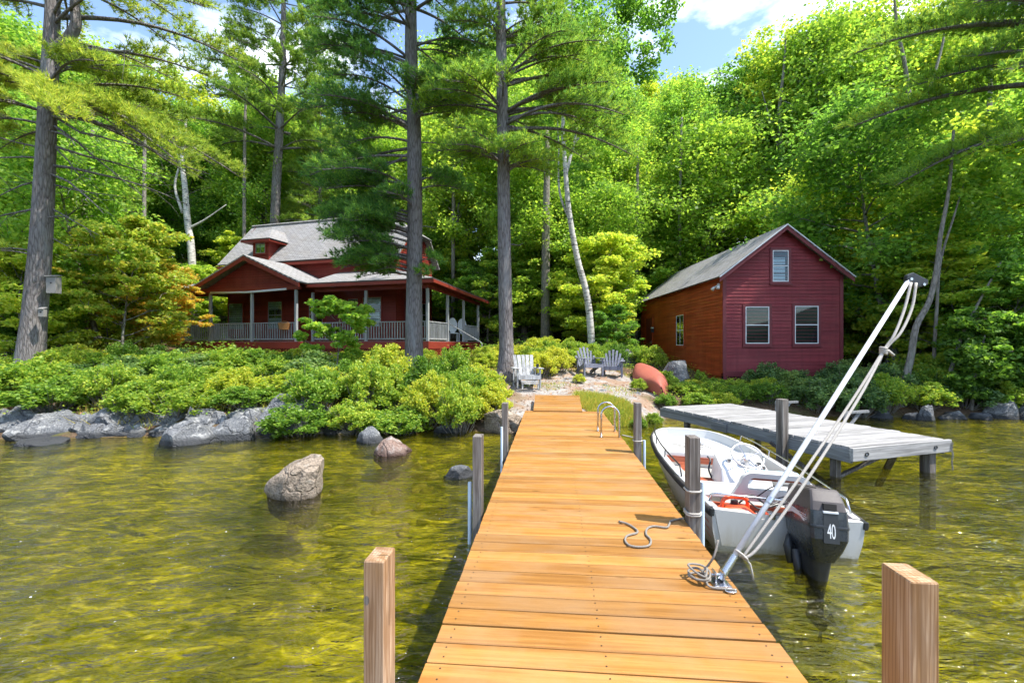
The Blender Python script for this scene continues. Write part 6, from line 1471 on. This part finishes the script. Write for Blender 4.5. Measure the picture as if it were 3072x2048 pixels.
for x, y, w, h, v in ((3.75, 13.5, .55, .38, 3), (4.15, 12.3, .6, .4, 0), (3.55, 11.4, .5, .35, 3), (3.0, 10.85, .45, .35, 0), (6.2, 15.0, .5, .55, 1), (2.05, 13.9, .45, .3, 3)):
    shrub(x, y, w, h, v, 'tuft of leafy green plants beside the path and the canoe', 'small plants by the canoe')

# ------------------------------------------------------------------ ground cover
def blades(name, n, xr, yr, mat, hgt, label, cond=lambda x, y: True, seed=0):
    r = np.random.RandomState(seed); x = r.uniform(*xr, n); y = r.uniform(*yr, n); k = cond(x, y); x, y = x[k], y[k]; z = ground(x, y) - .01; n = len(x)
    a = r.uniform(0, 6.28, n); h = hgt * r.uniform(.4, 1.2, n); w = .008 + .004 * r.uniform(0, 1, n); s = np.stack([np.cos(a), np.sin(a), 0 * a], -1) * w[:, None]
    p = np.stack([x, y, z], -1); tip = p + np.stack([r.normal(size=n) * .45 * h, r.normal(size=n) * .45 * h, h], -1)
    o = link(name, faces_mesh(name, np.stack([p - s, p + s, tip], 1), mat)); return tag(o, label, 'grass', kind='stuff')
blades('grass', 16000, (1.55, 3.4), (10.55, 12.3), M['grass'], .16, 'short yellow green grass beside the gangplank', lambda x, y: ((x - 2.35) / .95) ** 2 + ((y - 11.35) / .75) ** 2 + .3 * vnoise(x, y, 5, 3) < .85, 1)
blades('grass', 9000, (-.8, 5.5), (11.5, 19), M['grass'], .11, 'thin grass tufts scattered over the path', lambda x, y: (vnoise(x, y, 2.1, 14) > .42), 2)
blades('bank_grass', 9000, (-15, -.8), (9.4, 11.6), M['grass'], .24, 'long pale grass blades along the top of the left shore rocks', lambda x, y: (y - np.interp(x, SHX, SHY) > .25) & (vnoise(x, y, 1.7, 33) > .0), 4)
def cover(name, n, xr, yr, mat, l, up, label, cat, cond=None, seed=0, lift=.02):
    r = np.random.RandomState(seed); x = r.uniform(*xr, n); y = r.uniform(*yr, n)
    if cond is not None: k = cond(x, y); x, y = x[k], y[k]
    n = len(x); z = ground(x, y) + lift * r.uniform(.1, 1.6, n) + .006; a = r.uniform(0, 6.28, n)
    D = np.stack([np.cos(a), np.sin(a), r.normal(0, .25, n)], -1); Nn = r.normal(size=(n, 3)) * .3; Nn[:, 2] += 1; L_ = l * r.uniform(.6, 1.3, n)
    o = link(name, faces_mesh(name, leaf_quads(np.stack([x, y, z], -1), D, Nn, L_, L_ * .6), mat)); return tag(o, label, cat, kind='stuff')
land = lambda x, y: (y - np.interp(x, SHX, SHY) > .5)
nopath = lambda x, y: land(x, y) & (np.abs(x - np.interp(y, [9, 13, 15, 18, 22], [1.4, 1.5, 2.4, 2.0, 1.0])) > np.interp(y, [9, 13, 15, 19], [1.9, 2.4, 2.3, .6]) + .5 * vnoise(x, y, 2, 2))
cover('ground_plants', 52000, (-17, 16), (9.5, 22), M['shrub'], .07, 1, 'low leafy ground cover over the bank', 'ground cover', nopath, 5, .16)
cover('forest_plants', 60000, (-32, 32), (20, 42), M['leaf2'], .14, 1, 'leafy undergrowth on the floor of the wood', 'undergrowth', lambda x, y: vnoise(x, y, .9, 21) > -.1, 6, .35)
cover('fallen_leaves', 26000, (-16, 26), (10, 32), M['litter'], .075, 1, 'brown fallen leaves on the ground', 'leaf litter', land, 7, .01)
# flecks of pollen and petals on the water
r = np.random.RandomState(9); n = 420; x = np.concatenate([r.uniform(-5, -.2, 300), r.uniform(1.6, 6, 120)]); y = np.concatenate([r.uniform(1.2, 8, 300), r.uniform(1.3, 7, 120)]); a = r.uniform(0, 6.28, n); L_ = r.uniform(.004, .013, n) * np.where(r.uniform(size=n) < .06, 1.8, 1)
D = np.stack([np.cos(a), np.sin(a), 0 * a], -1); Nn = np.tile([0., 0, 1], (n, 1))
o = link('floating_flecks', faces_mesh('floating_flecks', leaf_quads(np.stack([x, y, 0 * x + .006], -1), D, Nn, L_, L_ * .75), M['white'])); tag(o, 'tiny white flecks floating on the lake', 'flecks', kind='stuff')
